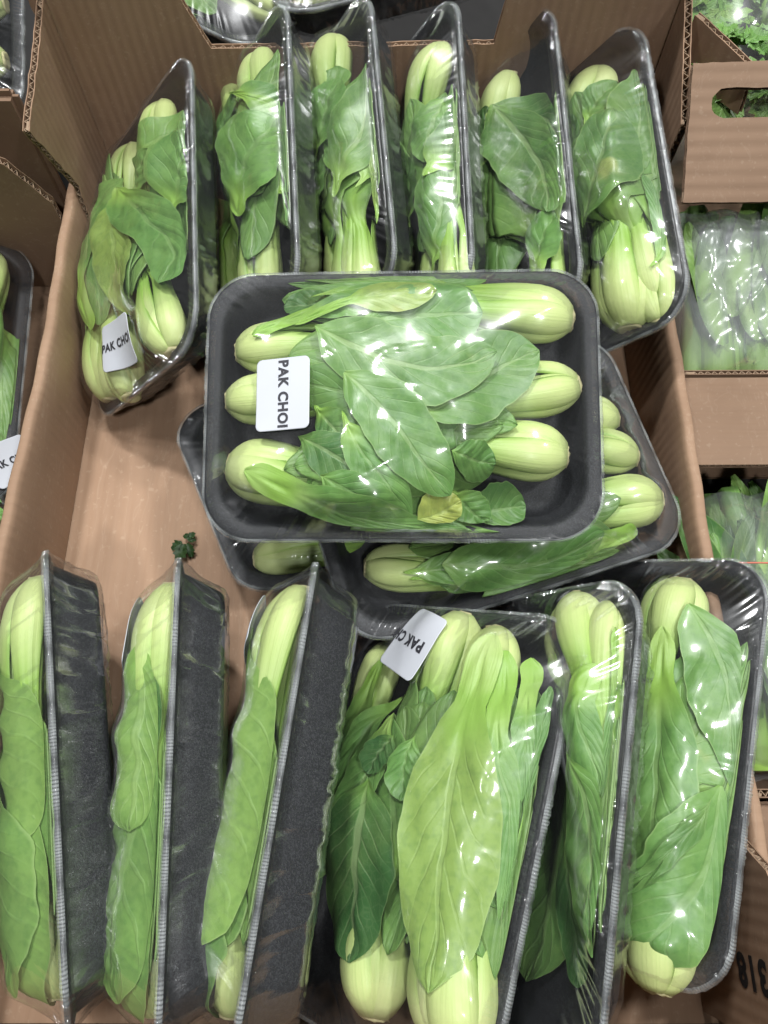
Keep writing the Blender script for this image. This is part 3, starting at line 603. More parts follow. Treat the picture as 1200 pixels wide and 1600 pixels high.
  'heads': [(-0.092, 0.047, -0.01, 0.047, 0.0205, 6, 1, 2), (-0.09, 0.004, -0.02, 0.004, 0.019, 5, 0, 4), (0.09, -0.02, 0.02, -0.02, 0.019, 5, 0, 4),
            (0.092, 0.036, 0.01, 0.04, 0.0195, 5, 0, 5), (-0.09, -0.045, -0.02, -0.045, 0.018, 5, 0, 4)],
  'hz': 0.004,
  'key': 'B1',
  'label': 'front wrapped pak choi pack standing on edge closest to the carton side wall',
  'leaves': [([(-0.01, 0.04, 0.0, 0.034), (0.045, 0.044, 0.0, 0.034), (0.099, 0.034, 0.0, 0.034)], 0.08, 0.3, 0.66, 0.1, 0.35, -1, 0.5),
             ([(-0.055, 0.042, 0.0, 0.034), (-0.01, 0.046, 0.0, 0.034), (0.04, 0.038, 0.0, 0.034)], 0.08, 0.3, 0.72, 0.12, 0.35, -1, 0.5),
             ([(-0.02, 0.03, 0.0, 0.03), (0.03, 0.034, 0.0, 0.03), (0.088, 0.042, 0.0, 0.03)], 0.08, 0.3, 0.6, 0.08, 0.35, -1, 0.5)],
  'seed': 31,
  'stickers': []},
 {'N': (-0.9726, -0.0601, 0.2246),
  'O': (-0.1089, 0.0179, 0.0763),
  'U': (0.0605, -0.9982, -0.0052),
  'auto': 0,
  'group': None,
  'heads': [(-0.092, 0.047, -0.01, 0.047, 0.0205, 6, 1, 3), (-0.09, 0.004, -0.02, 0.004, 0.019, 5, 0, 5), (0.09, -0.02, 0.02, -0.02, 0.019, 5, 0, 5),
            (0.092, 0.036, 0.01, 0.04, 0.0195, 5, 0, 6), (-0.09, -0.045, -0.02, -0.045, 0.018, 5, 0, 5)],
  'hz': 0.002,
  'key': 'B2',
  'label': 'wrapped pak choi pack on edge, middle of the three narrow upright ones',
  'leaves': [([(0.01, 0.038, 0.0, 0.03), (0.05, 0.04, 0.0, 0.03), (0.096, 0.038, 0.0, 0.03)], 0.08, 0.3, 0.6, 0.05, 0.35, -1, 0.5),
             ([(-0.058, 0.05, 0.0, 0.03), (-0.03, 0.046, 0.0, 0.03), (0.012, 0.04, 0.0, 0.03)], 0.08, 0.3, 0.2, 0.0, 0.35, -1, 0.5),
             ([(-0.03, 0.058, 0.0, 0.02), (0.03, 0.056, 0.0, 0.02), (0.085, 0.048, 0.0, 0.02)], 0.08, 0.3, 0.56, 0.06, 0.35, -1, 0.5),
             ([(-0.06, 0.058, 0.0, 0.012), (-0.02, 0.06, 0.0, 0.012), (0.02, 0.058, 0.0, 0.012)], 0.08, 0.3, 0.6, 0.1, 0.35, -1, 0.5)],
  'seed': 32,
  'stickers': [(-0.068, 0.034, 0.3, 0.036, 0.028, 'PAK CHOI', 0.0066, 0.0)]},
 {'N': (-0.9847, 0.124, 0.1225),
  'O': (-0.0545, 0.0181, 0.075),
  'U': (-0.1256, -0.9921, -0.0052),
  'auto': 0,
  'group': None,
  'heads': [(-0.092, 0.047, -0.01, 0.047, 0.0205, 6, 1, 4), (-0.09, 0.004, -0.02, 0.004, 0.019, 5, 0, 6), (0.09, -0.02, 0.02, -0.02, 0.019, 5, 0, 6),
            (0.092, 0.036, 0.01, 0.04, 0.0195, 5, 0, 7), (-0.09, -0.045, -0.02, -0.045, 0.018, 5, 0, 6)],
  'hz': 0.005,
  'key': 'B3',
  'label': 'wrapped pak choi pack on edge touching the pack with the upside-down sticker',
  'leaves': [([(0.02, 0.03, 0.0, 0.026), (0.06, 0.036, 0.0, 0.026), (0.098, 0.03, 0.0, 0.026)], 0.08, 0.3, 0.25, 0.0, 0.35, -1, 0.5),
             ([(-0.07, 0.044, 0.0, 0.036), (-0.01, 0.046, 0.0, 0.036), (0.072, 0.044, 0.0, 0.036)], 0.08, 0.3, 0.7, 0.12, 0.35, -1, 0.5)],
  'seed': 33,
  'stickers': [(-0.068, 0.034, 2.0, 0.036, 0.028, 'PAK CHOI', 0.0066, 0.0)]},
 {'N': (-0.6176, 0.1598, 0.7701),
  'O': (0.014, 0.0082, 0.081),
  'U': (-0.2772, -0.9605, -0.023),
  'auto': 0,
  'group': None,
  'heads': [(-0.102, 0.0001, -0.0324, -0.0002, 0.021, 7, 1, 3), (-0.0961, 0.023, -0.0436, 0.0316, 0.019, 6, 1, 7), (0.0898, 0.0086, 0.0459, 0.0008, 0.022, 7, 1, 5),
            (0.0855, 0.0539, 0.0395, 0.0428, 0.024, 7, 1, 2), (-0.0818, -0.0501, -0.0376, -0.0465, 0.016, 5, 1, 4)],
  'hz': 0.0,
  'key': 'B4',
  'label': 'wrapped pak choi pack with an upside-down sticker and one giant pale leaf, front row',
  'leaves': [([(-0.0718, -0.0382, -0.0023, -0.0139), (-0.0351, -0.0415, -0.0007, -0.0137), (0.0161, -0.0374, 0.0014, -0.0128), (0.0539, -0.027, 0.0026, -0.0118)], 0.12,
              0.3, 0.3, 0.0, 0.4, -1, 0.5),
             ([(-0.0589, -0.0203, -0.0023, -0.0094), (-0.0308, -0.0287, -0.0005, -0.0097), (0.0211, -0.0224, 0.001, -0.009)], 0.1, 0.4, 0.5, 0.0, 0.5, -1, 0.5),
             ([(-0.003, 0.0768, -0.0014, 0.0088), (-0.0342, 0.0728, -0.0015, 0.0091), (-0.0702, 0.0626, -0.0015, 0.0097)], 0.08, 0.14, 0.42, 0.0, 0.3, -1, 0.5),
             ([(-0.0124, 0.0759, 0.0004, -0.0039), (0.0108, 0.0774, 0.0006, -0.0038), (0.0337, 0.0797, 0.0008, -0.0037)], 0.1, 0.14, 0.6, 0.0, 0.2, -1, 0.5),
             ([(-0.0831, 0.048, 0.0011, -0.0072), (-0.0453, 0.0609, 0.0015, -0.0066), (-0.015, 0.0709, 0.0017, -0.0062)], 0.35, 0.6, 0.62, 0.0, 0.3, -1, 0.5),
             ([(-0.0824, 0.0406, 0.0009, -0.0097), (-0.0308, 0.0545, 0.0019, -0.0087), (0.004, 0.0677, 0.0022, -0.008), (0.033, 0.0732, 0.002, -0.0077)], 0.3, 0.6, 0.6,
              0.0, 0.4, -1, 0.5),
             ([(-0.0403, -0.0074, -0.0017, -0.0121), (-0.0097, -0.0122, -0.0011, -0.012), (0.0266, -0.019, -0.0004, -0.0119)], 0.1, 0.3, 0.45, 0.0, 0.7, -1, 0.5),
             ([(-0.0294, -0.0006, -0.0035, -0.0085), (-0.021, -0.0064, -0.0023, -0.0092), (-0.0087, -0.0098, -0.0013, -0.0095)], 0.05, 0.14, 0.12, 0.0, 0.6, -1, 0.5),
             ([(-0.0064, -0.0069, 0.0013, -0.0264), (0.0223, -0.0047, 0.0028, -0.0254), (0.0477, -0.0014, 0.0048, -0.0244), (0.0703, 0.004, 0.0061, -0.0233)], 0.05, 0.2,
              0.16, 0.0, 1.0, -1, 0.5),
             ([(-0.0314, 0.0112, -0.0007, -0.0091), (-0.0227, 0.0104, 0.0004, -0.0091), (-0.0012, 0.0141, 0.0011, -0.0087)], 0.05, 0.14, 0.6, 0.0, 0.3, -1, 0.5),
             ([(-0.0901, 0.0323, -0.0023, -0.025), (-0.0383, 0.035, 0.0009, -0.0236), (0.0164, 0.0432, 0.0037, -0.0216), (0.0661, 0.051, 0.0053, -0.0198)], 0.2, 0.36,
              0.78, 0.2, 0.35, -1, 0.75)],
  'seed': 34,
  'stickers': [(-0.0799, -0.0143, -1.894, 0.034, 0.037, 'PAK CH', 0.0085, 0.004)]},
 {'N': (-0.8478, 0.1655, 0.5038),
  'O': (0.0649, 0.0154, 0.0807),
  'U': (-0.204, -0.9787, -0.0217),
  'auto': 0,
  'group': None,
  'heads': [(-0.0992, 0.026, -0.0509, 0.0484, 0.02, 6, 1, 3), (-0.0943, 0.0475, -0.0507, 0.055, 0.016, 5, 1, 3), (0.085, -0.045, 0.02, -0.045, 0.016, 5, 1, 2)],
  'hz': 0.0,
  'key': 'B5',
  'label': 'wrapped pak choi pack with a leaf folded in half, wedged between two front packs',
  'leaves': [([(-0.02, -0.02, 0.0, 0.032), (0.03, -0.018, 0.0, 0.032), (0.088, -0.02, 0.0, 0.032)], 0.05, 0.2, 0.2, 0, 0.4, -1, 0.5),
             ([(-0.04, 0.02, 0.0, 0.034), (0.02, 0.02, 0.0, 0.034), (0.08, 0.012, 0.0, 0.034)], 0.05, 0.2, 0.42, 0, 0.4, -1, 0.5),
             ([(-0.0788, 0.0675, -0.0004, -0.0078), (-0.0472, 0.0749, -0.0006, -0.0074), (-0.0028, 0.0705, -0.0002, -0.0072)], 0.35, 0.6, 0.55, 0.0, 0.3, -1, 0.5),
             ([(-0.0604, 0.0595, -0.0019, -0.0114), (-0.0295, 0.0576, 0.0004, -0.0111), (-0.004, 0.0703, 0.0024, -0.0096)], 0.2, 0.5, 0.55, 0.0, 0.4, -1, 0.5),
             ([(0.0172, 0.0399, 0.0018, -0.0163), (0.0481, 0.0439, 0.0026, -0.0155), (0.0737, 0.0451, 0.0032, -0.015)], 0.05, 0.14, 0.15, 0.0, 0.5, -1, 0.5),
             ([(-0.0197, 0.0502, 0.0023, -0.0183), (0.0071, 0.06, 0.0028, -0.0172), (0.033, 0.0654, 0.0032, -0.0163), (0.0584, 0.0707, 0.004, -0.0154)], 0.05, 0.14, 0.48,
              0.0, 0.7, -1, 0.5)],
  'seed': 35,
  'stickers': []},
 {'N': (-0.7208, 0.1259, 0.6816),
  'O': (0.1278, 0.0429, 0.0536),
  'U': (-0.2436, -0.9667, -0.079),
  'auto': 0,
  'group': None,
  'heads': [(-0.0924, 0.0249, -0.0429, 0.0238, 0.022, 6, 1, 5), (0.1087, 0.0402, 0.0699, 0.0391, 0.023, 6, 1, 2), (0.09, -0.035, 0.02, -0.03, 0.018, 5, 1, 2),
            (0.09, 0.04, 0.02, 0.04, 0.018, 5, 1, 2)],
  'hz': 0.0,
  'key': 'B6',
  'label': 'wrapped pak choi pack with broad netted leaves beside the stamped corner number',
  'leaves': [([(0.0708, 0.0346, -0.0025, 0.0078), (0.0165, 0.0231, -0.0013, 0.0086), (-0.048, 0.0207, 0.0003, 0.0092)], 0.1, 0.14, 0.4, 0.0, 0.5, -1, 0.5),
             ([(0.0074, 0.0723, 0.0008, -0.0046), (0.021, 0.0738, 0.0009, -0.0045), (0.0362, 0.0748, 0.0009, -0.0044)], 0.12, 0.14, 0.28, 0.0, 0.5, -1, 0.5),
             ([(-0.0604, 0.0296, 0.0005, -0.0214), (-0.0012, 0.0367, 0.0026, -0.0199), (0.0422, 0.0416, 0.0019, -0.019), (0.0734, 0.035, 0.0003, -0.0187)], 0.16, 0.3,
              0.52, 0.0, 0.4, -1, 0.7),
             ([(-0.0744, 0.0399, 0.0076, -0.0146), (-0.0473, 0.0567, 0.0063, -0.0143), (-0.0137, 0.0699, 0.0053, -0.0139), (0.0112, 0.0777, 0.0052, -0.0134)], 0.02, 0.4,
              0.42, 0.0, 0.4, -1, 0.5),
             ([(0.0126, 0.067, 0.0005, -0.0241), (0.0434, 0.0649, -0.0012, -0.0232), (0.0731, 0.0539, -0.0057, -0.0215), (0.1035, 0.0335, -0.007, -0.0214)], 0.02, 0.4,
              0.5, 0.0, 0.4, -1, 0.5),
             ([(0.0191, 0.0626, -0.001, -0.0039), (0.0481, 0.0519, -0.0015, -0.0036), (0.0733, 0.0283, -0.0021, -0.0033)], 0.02, 0.14, 0.4, 0.0, 0.2, -1, 0.5)],
  'seed': 36,
  'stickers': []},
 {'N': (0.5133, 0.0153, 0.8581),
  'O': (-0.316, 0.29, 0.066),
  'U': (0.0797, -0.9964, -0.0299),
  'auto': 1,
  'group': None,
  'heads': [],
  'hz': 0.0,
  'key': 'N1',
  'label': 'wrapped pak choi pack with sticker in the neighbouring carton, seen over the side wall',
  'leaves': [],
  'seed': 41,
  'stickers': [(0.071, 0.0704, 2.255, 0.034, 0.028, 'PAK CHOI', 0.0062, 0.0)]},
 {'N': (0.0547, 0.0803, 0.9953),
  'O': (-0.133, 0.598, 0.125),
  'U': (0.8263, -0.5632, 0.0),
  'auto': 1,
  'group': None,
  'heads': [],
  'hz': 0.0,
  'key': 'N2',
  'label': 'wrapped pak choi pack in the carton behind, pale leaf over its rim',
  'leaves': [],
  'seed': 42,
  'stickers': []},
 {'N': (-0.0795, 0.2136, 0.9737),
  'O': (0.007, 0.6, 0.128),
  'U': (0.9371, 0.3489, 0.0),
  'auto': 1,
  'group': None,
  'heads': [],
  'hz': 0.0,
  'key': 'N3',
  'label': 'black foam tray end in the carton behind, above the low cut edge',
  'leaves': [],
  'seed': 43,
  'stickers': []},
 {'N': (0.0186, -0.152, 0.9882),
  'O': (-0.355, 0.5, 0.125),
  'U': (0.9926, 0.1215, 0.0),
  'auto': 1,
  'group': None,
  'heads': [],
  'hz': 0.0,
  'key': 'N4',
  'label': 'film covered black pack in the next carton, beyond the tall cardboard post',
  'leaves': [],
  'seed': 44,
  'stickers': []}]

AUTO_HEADS = [(-.092, .042, -.02, .042, .020, 5, 1, 3), (-.092, -.002, -.02, 0., .019, 5, 1, 4), (-.09, -.045, -.02, -.045, .019, 5, 1, 6), (.092, .024, .02, .022, .020, 5, 1, 7), (.092, -.024, .02, -.024, .020, 5, 1, 9)]
def make_pack(d):
    rng = random.Random(d['seed']); U, N, O = Vector(d['U']), Vector(d['N']), Vector(d['O']); V = N.cross(U)
    mw = Matrix(((U.x, V.x, N.x, O.x), (U.y, V.y, N.y, O.y), (U.z, V.z, N.z, O.z), (0, 0, 0, 1)))
    root = empty('pak_choi_pack', mw); tag(root, d['label'], 'vegetable pack', 'wrapped packs of pak choi')
    link(bpy.data.objects.new('foam_tray', TRAY_ME), root)
    H = TRAYFLOOR.copy(); heads = []; LAYER[0] = 0
    for hd in (AUTO_HEADS if d['auto'] else d['heads']): heads.append(make_head(root, hd, rng, H, d['hz']))
    for hd in heads: head_leaves(hd, H, rng)
    for sp in d['leaves']:
        s = np.array(sp[0][0][:2]); ho = min(heads, key=lambda h: np.hypot(*(s - (h[1] + h[2] * h[4] * .7))))[0]
        make_leaf(ho, sp, H, rng)
    F = make_film(root, H, rng)
    for st in d['stickers']: make_sticker(root, st, F, rng)
    return root

# ------------------------------------------------------------------ cardboard
def corr_panel(name, outer, O, ax, ay, thick, mat, parent, holes=(), rough=.0, seed=1):
    """corrugated board: two liners with a fluted sheet between them that shows at every cut edge"""
    rg = random.Random(seed); O, ax, ay = Vector(O), Vector(ax).normalized(), Vector(ay).normalized(); nz = ax.cross(ay); t1 = .0006
    def fine(lp):
        out = []
        for i in range(len(lp)):
            a, b = Vector(lp[i]), Vector(lp[(i + 1) % len(lp)]); k = max(1, int((b - a).length / .006)) if rough else 1
            for j in range(k):
                q = a.lerp(b, j / k)
                if rough: q = q + Vector((rg.uniform(-1, 1), rg.uniform(-1, 1))) * rough
                out.append(q)
        return out
    loops = [fine(outer)] + [fine(h) for h in holes]
    P3 = lambda q, z: O + ax * q[0] + ay * q[1] + nz * z
    bm = bmesh.new()
    for z0, z1 in ((0, t1), (thick - t1, thick)):
        es = []; vs_all = []
        for lp in loops:
            vs = [bm.verts.new(P3(q, z0)) for q in lp]; vs_all += vs; es += [bm.edges.new((vs[i], vs[(i + 1) % len(vs)])) for i in range(len(vs))]
        r = bmesh.ops.triangle_fill(bm, use_beauty=True, use_dissolve=False, edges=es); fcs = [g for g in r['geom'] if isinstance(g, bmesh.types.BMFace)]
        r = bmesh.ops.extrude_face_region(bm, geom=fcs); bmesh.ops.translate(bm, verts=[g for g in r['geom'] if isinstance(g, bmesh.types.BMVert)], vec=nz * (z1 - z0))
    nf = len(bm.faces)
    for li, lp in enumerate(loops):
        area = sum(lp[i][0] * lp[(i+1) % len(lp)][1] - lp[(i+1) % len(lp)][0] * lp[i][1] for i in range(len(lp)))
        for i in range(len(lp)):
            a, b = lp[i], lp[(i + 1) % len(lp)]; ln = (b - a).length
            if ln < .002: continue
            inn = Vector((-(b - a).y, (b - a).x)).normalized() * (1 if area > 0 else -1) * (1 if li == 0 else -1)
            k = max(2, int(ln / .0011)); prev = None
            for j in range(k + 1):
                q = a.lerp(b, j / k) + inn * .0007; z = thick / 2 + (thick / 2 - t1) * .96 * math.sin(j * math.pi / 2 * 1.0 + rg.uniform(-.15, .15))
                c = (bm.verts.new(P3(q, z - .00025)), bm.verts.new(P3(q, z + .00025)), bm.verts.new(P3(q + inn * .006, z)))
                if prev:
                    for x, y in ((0, 1), (1, 2), (2, 0)): bm.faces.new((prev[x], prev[y], c[y], c[x]))
                prev = c
    bmesh.ops.recalc_face_normals(bm, faces=bm.faces[:nf])
    me = bpy.data.meshes.new(name); bm.to_mesh(me); bm.free(); me.materials.append(mat); me.materials.append(M['flute'])
    for i, f in enumerate(me.polygons): f.material_index = 0 if i < nf else 1
    return link(bpy.data.objects.new(name, me), parent)
def fold_wall(name, x, y0, y1, h, th, parent, seed, mat):
    """a side wall folded over at its top: rounded crest, slightly uneven"""
    rg = random.Random(seed); ny = 60; prof_ = [(-th/2, .0), (-th/2, h * .3), (-th/2 - .0006, h * .7), (-th/2, h - .004), (-th/2 + .0012, h - .0012), (-th*.22, h), (th*.22, h), (th/2 - .0012, h - .0012), (th/2, h - .004), (th/2 + .0008, h * .7), (th/2 + .0012, h * .3), (th/2, 0)]
    vs = []; ph = [rg.uniform(0, 6) for _ in range(4)]
    for i in range(ny):
        y = y0 + (y1 - y0) * i / (ny - 1)
        for (dx, z) in prof_:
            k = z / h; vs.append((x + dx + k * .0012 * math.sin(y * 23 + ph[0]) + k * .0004 * math.sin(y * 140 + ph[1]), y, z + k * .0008 * math.sin(y * 31 + ph[2])))
    m = len(prof_); fs = grid_faces(ny, m); fs += [tuple(range(m))[::-1], tuple(range((ny-1)*m, ny*m))]
    return mesh_obj(name, vs, fs, mat, parent)
def box(name, lo, hi, mat, parent, bev=.001):
    bm = bmesh.new(); bmesh.ops.create_cube(bm, size=1)
    for v in bm.verts: v.co = [lo[i] + (v.co[i] + .5) * (hi[i] - lo[i]) for i in range(3)]
    bmesh.ops.bevel(bm, geom=bm.edges[:], offset=bev, segments=2, affect='EDGES')
    me = bpy.data.meshes.new(name); bm.to_mesh(me); bm.free(); me.materials.append(mat); return link(bpy.data.objects.new(name, me), parent)

XL, XR, YF, YB = -.2195, .1865, -.100, .485
table = box('display_table', (-1.2, -.5, -.06), (1.2, 1.3, -.012), M['dark'], None); tag(table, 'dark display table under the cartons', 'table', kind='structure')
crate = empty('cardboard_carton', Matrix.Translation((0, 0, 0))); tag(crate, 'open kraft cardboard carton holding all the front pak choi packs, stamped number in one corner', 'carton')
# floor sheet: board with shallow waviness
nx, ny = 24, 36; fv = []
for i in range(nx):
    for j in range(ny):
        x, y = XL + (XR - XL) * i / (nx - 1), YF + (YB - YF) * j / (ny - 1); fv.append((x, y, -.001 + .0007 * math.sin(x * 31 + 1) * math.sin(y * 17)))
mesh_obj('carton_floor', fv, grid_faces(nx, ny, flip=True), M['card'], crate)
fold_wall('side_wall', XL, YF, YB, .076, .0085, crate, 3, M['card2']); fold_wall('side_wall', XR, YF, YB, .076, .0085, crate, 4, M['card2'])
# back wall with its low cut-out, tall posts at both ends
bx0, bx1 = XL - .004, XR + .004
corr_panel('back_wall', [(bx0, 0), (bx1, 0), (bx1, .235), (.092, .235), (.080, .185), (.073, .137), (-.116, .134), (-.122, .150), (-.140, .200), (-.150, .235), (bx0, .235)], (0, YB, 0), (1, 0, 0), (0, 0, 1), .0045, M['card'], crate, rough=.0006, seed=3)
corr_panel('corner_post', [(0, 0), (.088, 0), (.066, .082), (.094, .152), (.030, .163), (0, .170)], (XL + .0070, YB - .006, 0), (0, -1, 0), (0, 0, 1), .0045, M['card2'], crate, rough=.0007, seed=4)
corr_panel('corner_post', [(0, .02), (.070, .02), (.072, .138), (0, .175)], (XR + .0045, YB - .006, 0), (0, -1, 0), (0, 0, 1), .0050, M['card2'], crate, rough=.0004, seed=5)
corr_panel('outer_flap', [(0, .0), (.055, .0), (.05, .030), (.0, .036)], (XR + .012, YB - .012, .128), (.62, -.78, 0), (0, 0, 1), .0045, M['card2'], crate, rough=.0003, seed=6)
corr_panel('front_wall', [(bx0, 0), (bx1, 0), (bx1, .16), (bx0, .16)], (0, YF, 0), (1, 0, 0), (0, 0, 1), .0045, M['card'], crate, seed=7)
cp = corr_panel('corner_post', [(0, .0), (.100, 0), (.090, .076), (.075, .105), (0, .150)], (XR - .012, YF + .006, 0), (0, 1, 0), (0, 0, 1), .0045, M['card2'], crate, rough=.0003, seed=8)
v, f = text_mesh('318', .020, .0008)
st = [(XR - .0126, YF + .036 - y_, .074 - x_) for x_, y_, _ in v]
mesh_obj('stamped_number', st, f, M['stamp'], cp, smooth=False)

for d in PACKS: make_pack(d)

# ------------------------------------------------------------------ neighbouring cartons
def lobed_leaf(name, mat, parent, p0, dirv, up, size, rng, c):
    """a celery leaf: three toothed lobes on a thin stalk"""
    dirv, up = Vector(dirv).normalized(), Vector(up).normalized(); side = up.cross(dirv).normalized(); up = dirv.cross(side)
    vs, fs, lc = [], [], []
    for (ang, ln) in ((0, 1.), (.75, .72), (-.75, .72)):
        n = 9; base = len(vs); a = math.cos(ang) * dirv + math.sin(ang) * side; b = -math.sin(ang) * dirv + math.cos(ang) * side
        for i in range(n):
            s = i / (n - 1); w = (math.sin(math.pi * min(s * .92 + .08, 1)) ** .8) * .40 * ln * (1 if i % 2 else .72)
            for t in (-1, -.5, 0, .5, 1):
                q = Vector(p0) + size * (a * (.18 + s * ln * .85 + (.07 if abs(t) == 1 and i % 2 else 0)) + b * w * t + up * (.10 * abs(t) - .35 * s * s + .05 * math.sin(s * 14 + t * 3)))
                vs.append(q); lc.append((t, s, 0))
        fs += grid_faces(n, 5, base)
    return mesh_obj(name, vs, fs, mat, parent, lc=lc, color=(c, rng.uniform(0, .15), .25, 1))
def strap_leaf(parent, p0, ang, ln, w, rng, c):
    n, m = 18, 7; vs, lc = [], []; k = rng.uniform(-.5, .5)
    for i in range(n):
        s_ = i / (n - 1); a = ang + k * s_; x = p0[0] + ln * s_ * math.cos(ang + k * s_ * .5); y = p0[1] + ln * s_ * math.sin(ang + k * s_ * .5); ww = w * (math.sin(math.pi * (.06 + .93 * s_)) ** .6)
        for j in range(m):
            t_ = -1 + 2 * j / (m - 1); vs.append((x - math.sin(a) * ww * t_, y + math.cos(a) * ww * t_, p0[2] + .003 * t_ * t_ + .002 * math.sin(s_ * 9 + t_ * 3))); lc.append((t_, s_, .7 * (1 - s_) * (1 - abs(t_))))
    return mesh_obj('leaf', vs, grid_faces(n, m), M['leaf'], parent, lc=lc, color=(c, rng.uniform(0, .1), .5, 1))
def make_bag(label, x0, x1, y0, y1, zb, hgt, seed, frosted, nst, nlf, leafy, group='bagged celery in neighbouring cartons', lf=.026, c=(.2, .6), cr=1.0, tilt=0):
    rng = random.Random(seed); cx, cy = (x0 + x1) / 2, (y0 + y1) / 2
    root = empty('bagged_greens', Matrix.Translation((cx, cy, zb))); tag(root, label, 'vegetable bag', group)
    hx, hy = (x1 - x0) / 2, (y1 - y0) / 2
    for k in range(nst):
        bx = -hx * .85 + 2 * hx * .85 * (k + .5) / nst + rng.uniform(-.004, .004); r = rng.uniform(.008, .013); vs, lc = [], []; n, m = 24, 10
        for i in range(n):
            s = i / (n - 1); y = -hy * .95 + s * 2 * hy * .95; rr_ = r * (1.25 - .55 * s)
            for j in range(m):
                a = 2 * math.pi * j / m; g = 1 + .10 * math.cos(a * 5); vs.append((bx + rr_ * g * math.cos(a) + .006 * math.sin(s * 3 + k), y, hgt * (.45 + .15 * math.sin(k * 1.7)) + rr_ * g * math.sin(a))); lc.append((math.cos(a), s, .62 - .5 * s))
        fs = grid_faces(n, m, wrap=True); fs += [tuple(range(m))[::-1], tuple(range((n-1)*m, n*m))]
        mesh_obj('stalk', vs, fs, M['leaf'], root, lc=lc, color=(.3, 0, .3, 1))
    for k in range(nlf):
        p = (rng.uniform(-.88, .88) * hx, rng.uniform(-.9, .9) * hy, hgt * rng.uniform(.55, .92)); a = rng.uniform(0, 6.28)
        if leafy == 2:
            strap_leaf(root, (p[0], p[1] * .5 - hy * .3, p[2]), math.pi / 2 + rng.uniform(-.35, .35), rng.uniform(.05, .10), rng.uniform(.006, .013), rng, rng.uniform(*c)); continue
        lobed_leaf('leaf', M['leaf'], root, p, (math.cos(a), math.sin(a) , rng.uniform(-.1, .25)), (rng.uniform(-.45, .45), rng.uniform(-.45, .45), 1), rng.uniform(.6, 1.1) * lf, rng, rng.uniform(*c))
    n, m = 44, 44; vs, lc = [], []; ph = [rng.uniform(0, 6) for _ in range(8)]
    for sgn in (1, -1):
        for i in range(n):
            for j in range(m):
                a, b = -1 + 2 * i / (n - 1), -1 + 2 * j / (m - 1); dome = max(0, (1 - abs(a) ** 5) * (1 - abs(b) ** 6)) ** .6
                wr = .0011 * cr * (math.sin(a * 9 + b * 4 + ph[0]) + math.sin(b * 13 - a * 6 + ph[1]) + 1.2 * (1 - abs(math.sin(a * 7 + b * 5 + ph[2])) ** .3) + 1.6 * (1 - abs(math.sin(b * 5 - 9 * a + ph[3] + math.sin(a * 4))) ** .25) + 1.1 * (1 - abs(math.sin(b * 11 + 4 * a + ph[6])) ** .3)) * dome
                vs.append((a * hx * (1 + .02 * math.sin(b * 9 + ph[4])), b * hy * (1 + .02 * math.sin(a * 9 + ph[5])), (.001 + hgt * 1.05 * dome + wr) if sgn > 0 else .0005)); lc.append((0, 0, 0))
    mesh_obj('film', vs, grid_faces(n, m) + grid_faces(n, m, n * m, flip=True), M[('bagclear', 'bag', 'bagmid')[frosted]], root, lc=lc)
    if tilt: root.rotation_euler = (math.radians(tilt), 0, 0)
    return root

rc = empty('cardboard_carton', Matrix.Translation((.4, .32, 0))); tag(rc, 'kraft carton of frosted celery bags with a handle slot in its end panel', 'carton', 'neighbouring cartons')
rc.location = (0, 0, 0)
slot = []
for cx_, sg in ((.2095, 1), (.330, -1)):
    for k in range(9):
        a = math.pi / 2 + math.pi * k / 8 if sg > 0 else -math.pi / 2 + math.pi * k / 8; slot.append((cx_ + .0085 * math.cos(a), .1135 + .0085 * math.sin(a)))
tl = Vector((0, .83, .55)).normalized()
corr_panel('handle_panel', [(.188, -.016), (.60, -.016), (.60, .070), (.40, .068), (.188, .064)], (0, .378, .120), (1, 0, .02), tl, .0045, M['card3'], rc, holes=[[(x_, y_ - .072) for x_, y_ in slot]], rough=.0003, seed=21)
corr_panel('lower_flap', [(.193, .0), (.60, .0), (.60, .062), (.193, .062)], (0, .205, .060), (1, 0, .01), (0, 1, 0), .0045, M['card3'], rc, seed=22)
corr_panel('inner_flap', [(.194, -.06), (.60, -.06), (.60, .0025), (.194, .0025)], (0, .2725, .062), (1, 0, .01), (0, .1, 1), .0035, M['card3'], rc, seed=26)
box('carton_floor', (.193, .23, -.010), (.60, .60, -.004), M['card3'], rc)
box('staple', (.1965, .4235, .1530), (.2085, .4250, .1545), M['staple'], rc, .0003)
rc2 = empty('cardboard_carton'); tag(rc2, 'kraft carton holding leafy bags tied with red string, beside the front packs', 'carton', 'neighbouring cartons')
box('carton_floor', (.193, -.05, -.010), (.60, .20, -.004), M['card3'], rc2)
corr_panel('end_panel', [(.193, -.01), (.60, -.01), (.60, .060), (.193, .060)], (0, .018, 0), (1, 0, 0), (0, 0, 1), .0045, M['card3'], rc2, seed=23)
box('folded_flap', (.1925, -.10, .030), (.212, .012, .052), M['card3'], rc2, .002); box('carton_body', (.213, -.20, -.010), (.60, .011, .060), M['card3'], rc2, .003)
make_bag('clear bag of bright lobed celery leaves heaped behind the handle panel', .182, .42, .432, .66, .055, .112, 51, 0, 4, 120, 1, c=(.2, .66))
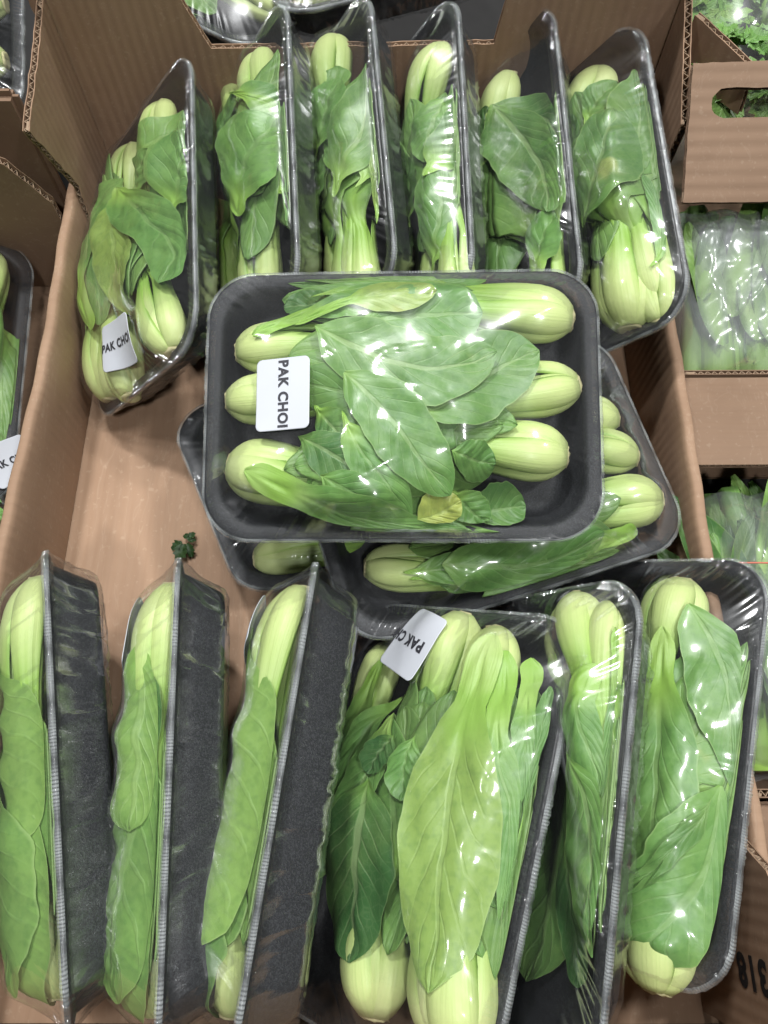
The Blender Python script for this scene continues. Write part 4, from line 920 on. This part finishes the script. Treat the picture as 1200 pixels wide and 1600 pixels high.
make_bag('frosted bag of pale celery stalks beside the end of the back row', .191, .272, .274, .402, .040, .050, 52, 1, 6, 12, 2, c=(.1, .5), tilt=18)
make_bag('frosted celery bag partly cut by the picture edge, below the handle panel', .274, .40, .274, .402, .040, .050, 53, 1, 8, 14, 2, c=(.1, .5), tilt=18)
make_bag('wilted leafy bag crossed by a red string, below the cardboard flap', .194, .275, .024, .204, .0, .066, 54, 2, 4, 46, 2, c=(.0, .5))
make_bag('pale leafy bag at the picture edge beside the wilted one', .277, .40, .024, .204, .0, .066, 55, 2, 5, 46, 2, c=(.0, .5))
vs = []
for i in range(40):
    x = .195 + .2 * i / 39
    for j in range(6): a = j * math.pi / 3; vs.append((x, .139 + .0005 * math.cos(a), .0735 + .0012 * math.sin(i * .5) + .0005 * math.sin(a)))
tag(mesh_obj('string', vs, grid_faces(40, 6, wrap=True), M['tape']), 'thin red string stretched across the wilted leafy bag', 'string')
lcx = empty('cardboard_carton'); tag(lcx, 'kraft carton with torn fluted rim standing against the tall post, dark packs in it', 'carton', 'neighbouring cartons')
corr_panel('end_panel', [(-.62, -.01), (-.2275, -.01), (-.2275, .085), (-.245, .118), (-.262, .128), (-.62, .130)], (0, .400, 0), (1, 0, 0), (0, 0, 1), .0055, M['card3'], lcx, rough=.0005, seed=31)
box('folded_panel', (-.62, .4175, -.01), (-.2285, .4275, .150), M['card3'], lcx, .004)
box('carton_floor', (-.62, -.1, -.010), (-.2275, .399, -.003), M['card3'], lcx)
make_bag('bright green leafy bag in the neighbouring carton, low beside the side wall', -.40, -.236, .0, .205, .0, .07, 56, 0, 3, 60, 1, lf=.03, c=(.3, .8))

# a shred of parsley on the carton floor
rng = random.Random(5); sc = empty('leaf_scrap', Matrix.Translation((-.134, .178, .001))); tag(sc, 'small torn dark parsley shred lying on the bare carton floor', 'leaf')
for a, s in ((.9, .008), (-1.9, .014)):
    lobed_leaf('leaf', M['scrap'], sc, (0, 0, .003), (math.cos(a), math.sin(a), .05), (0, .2, 1), s, rng, .2)
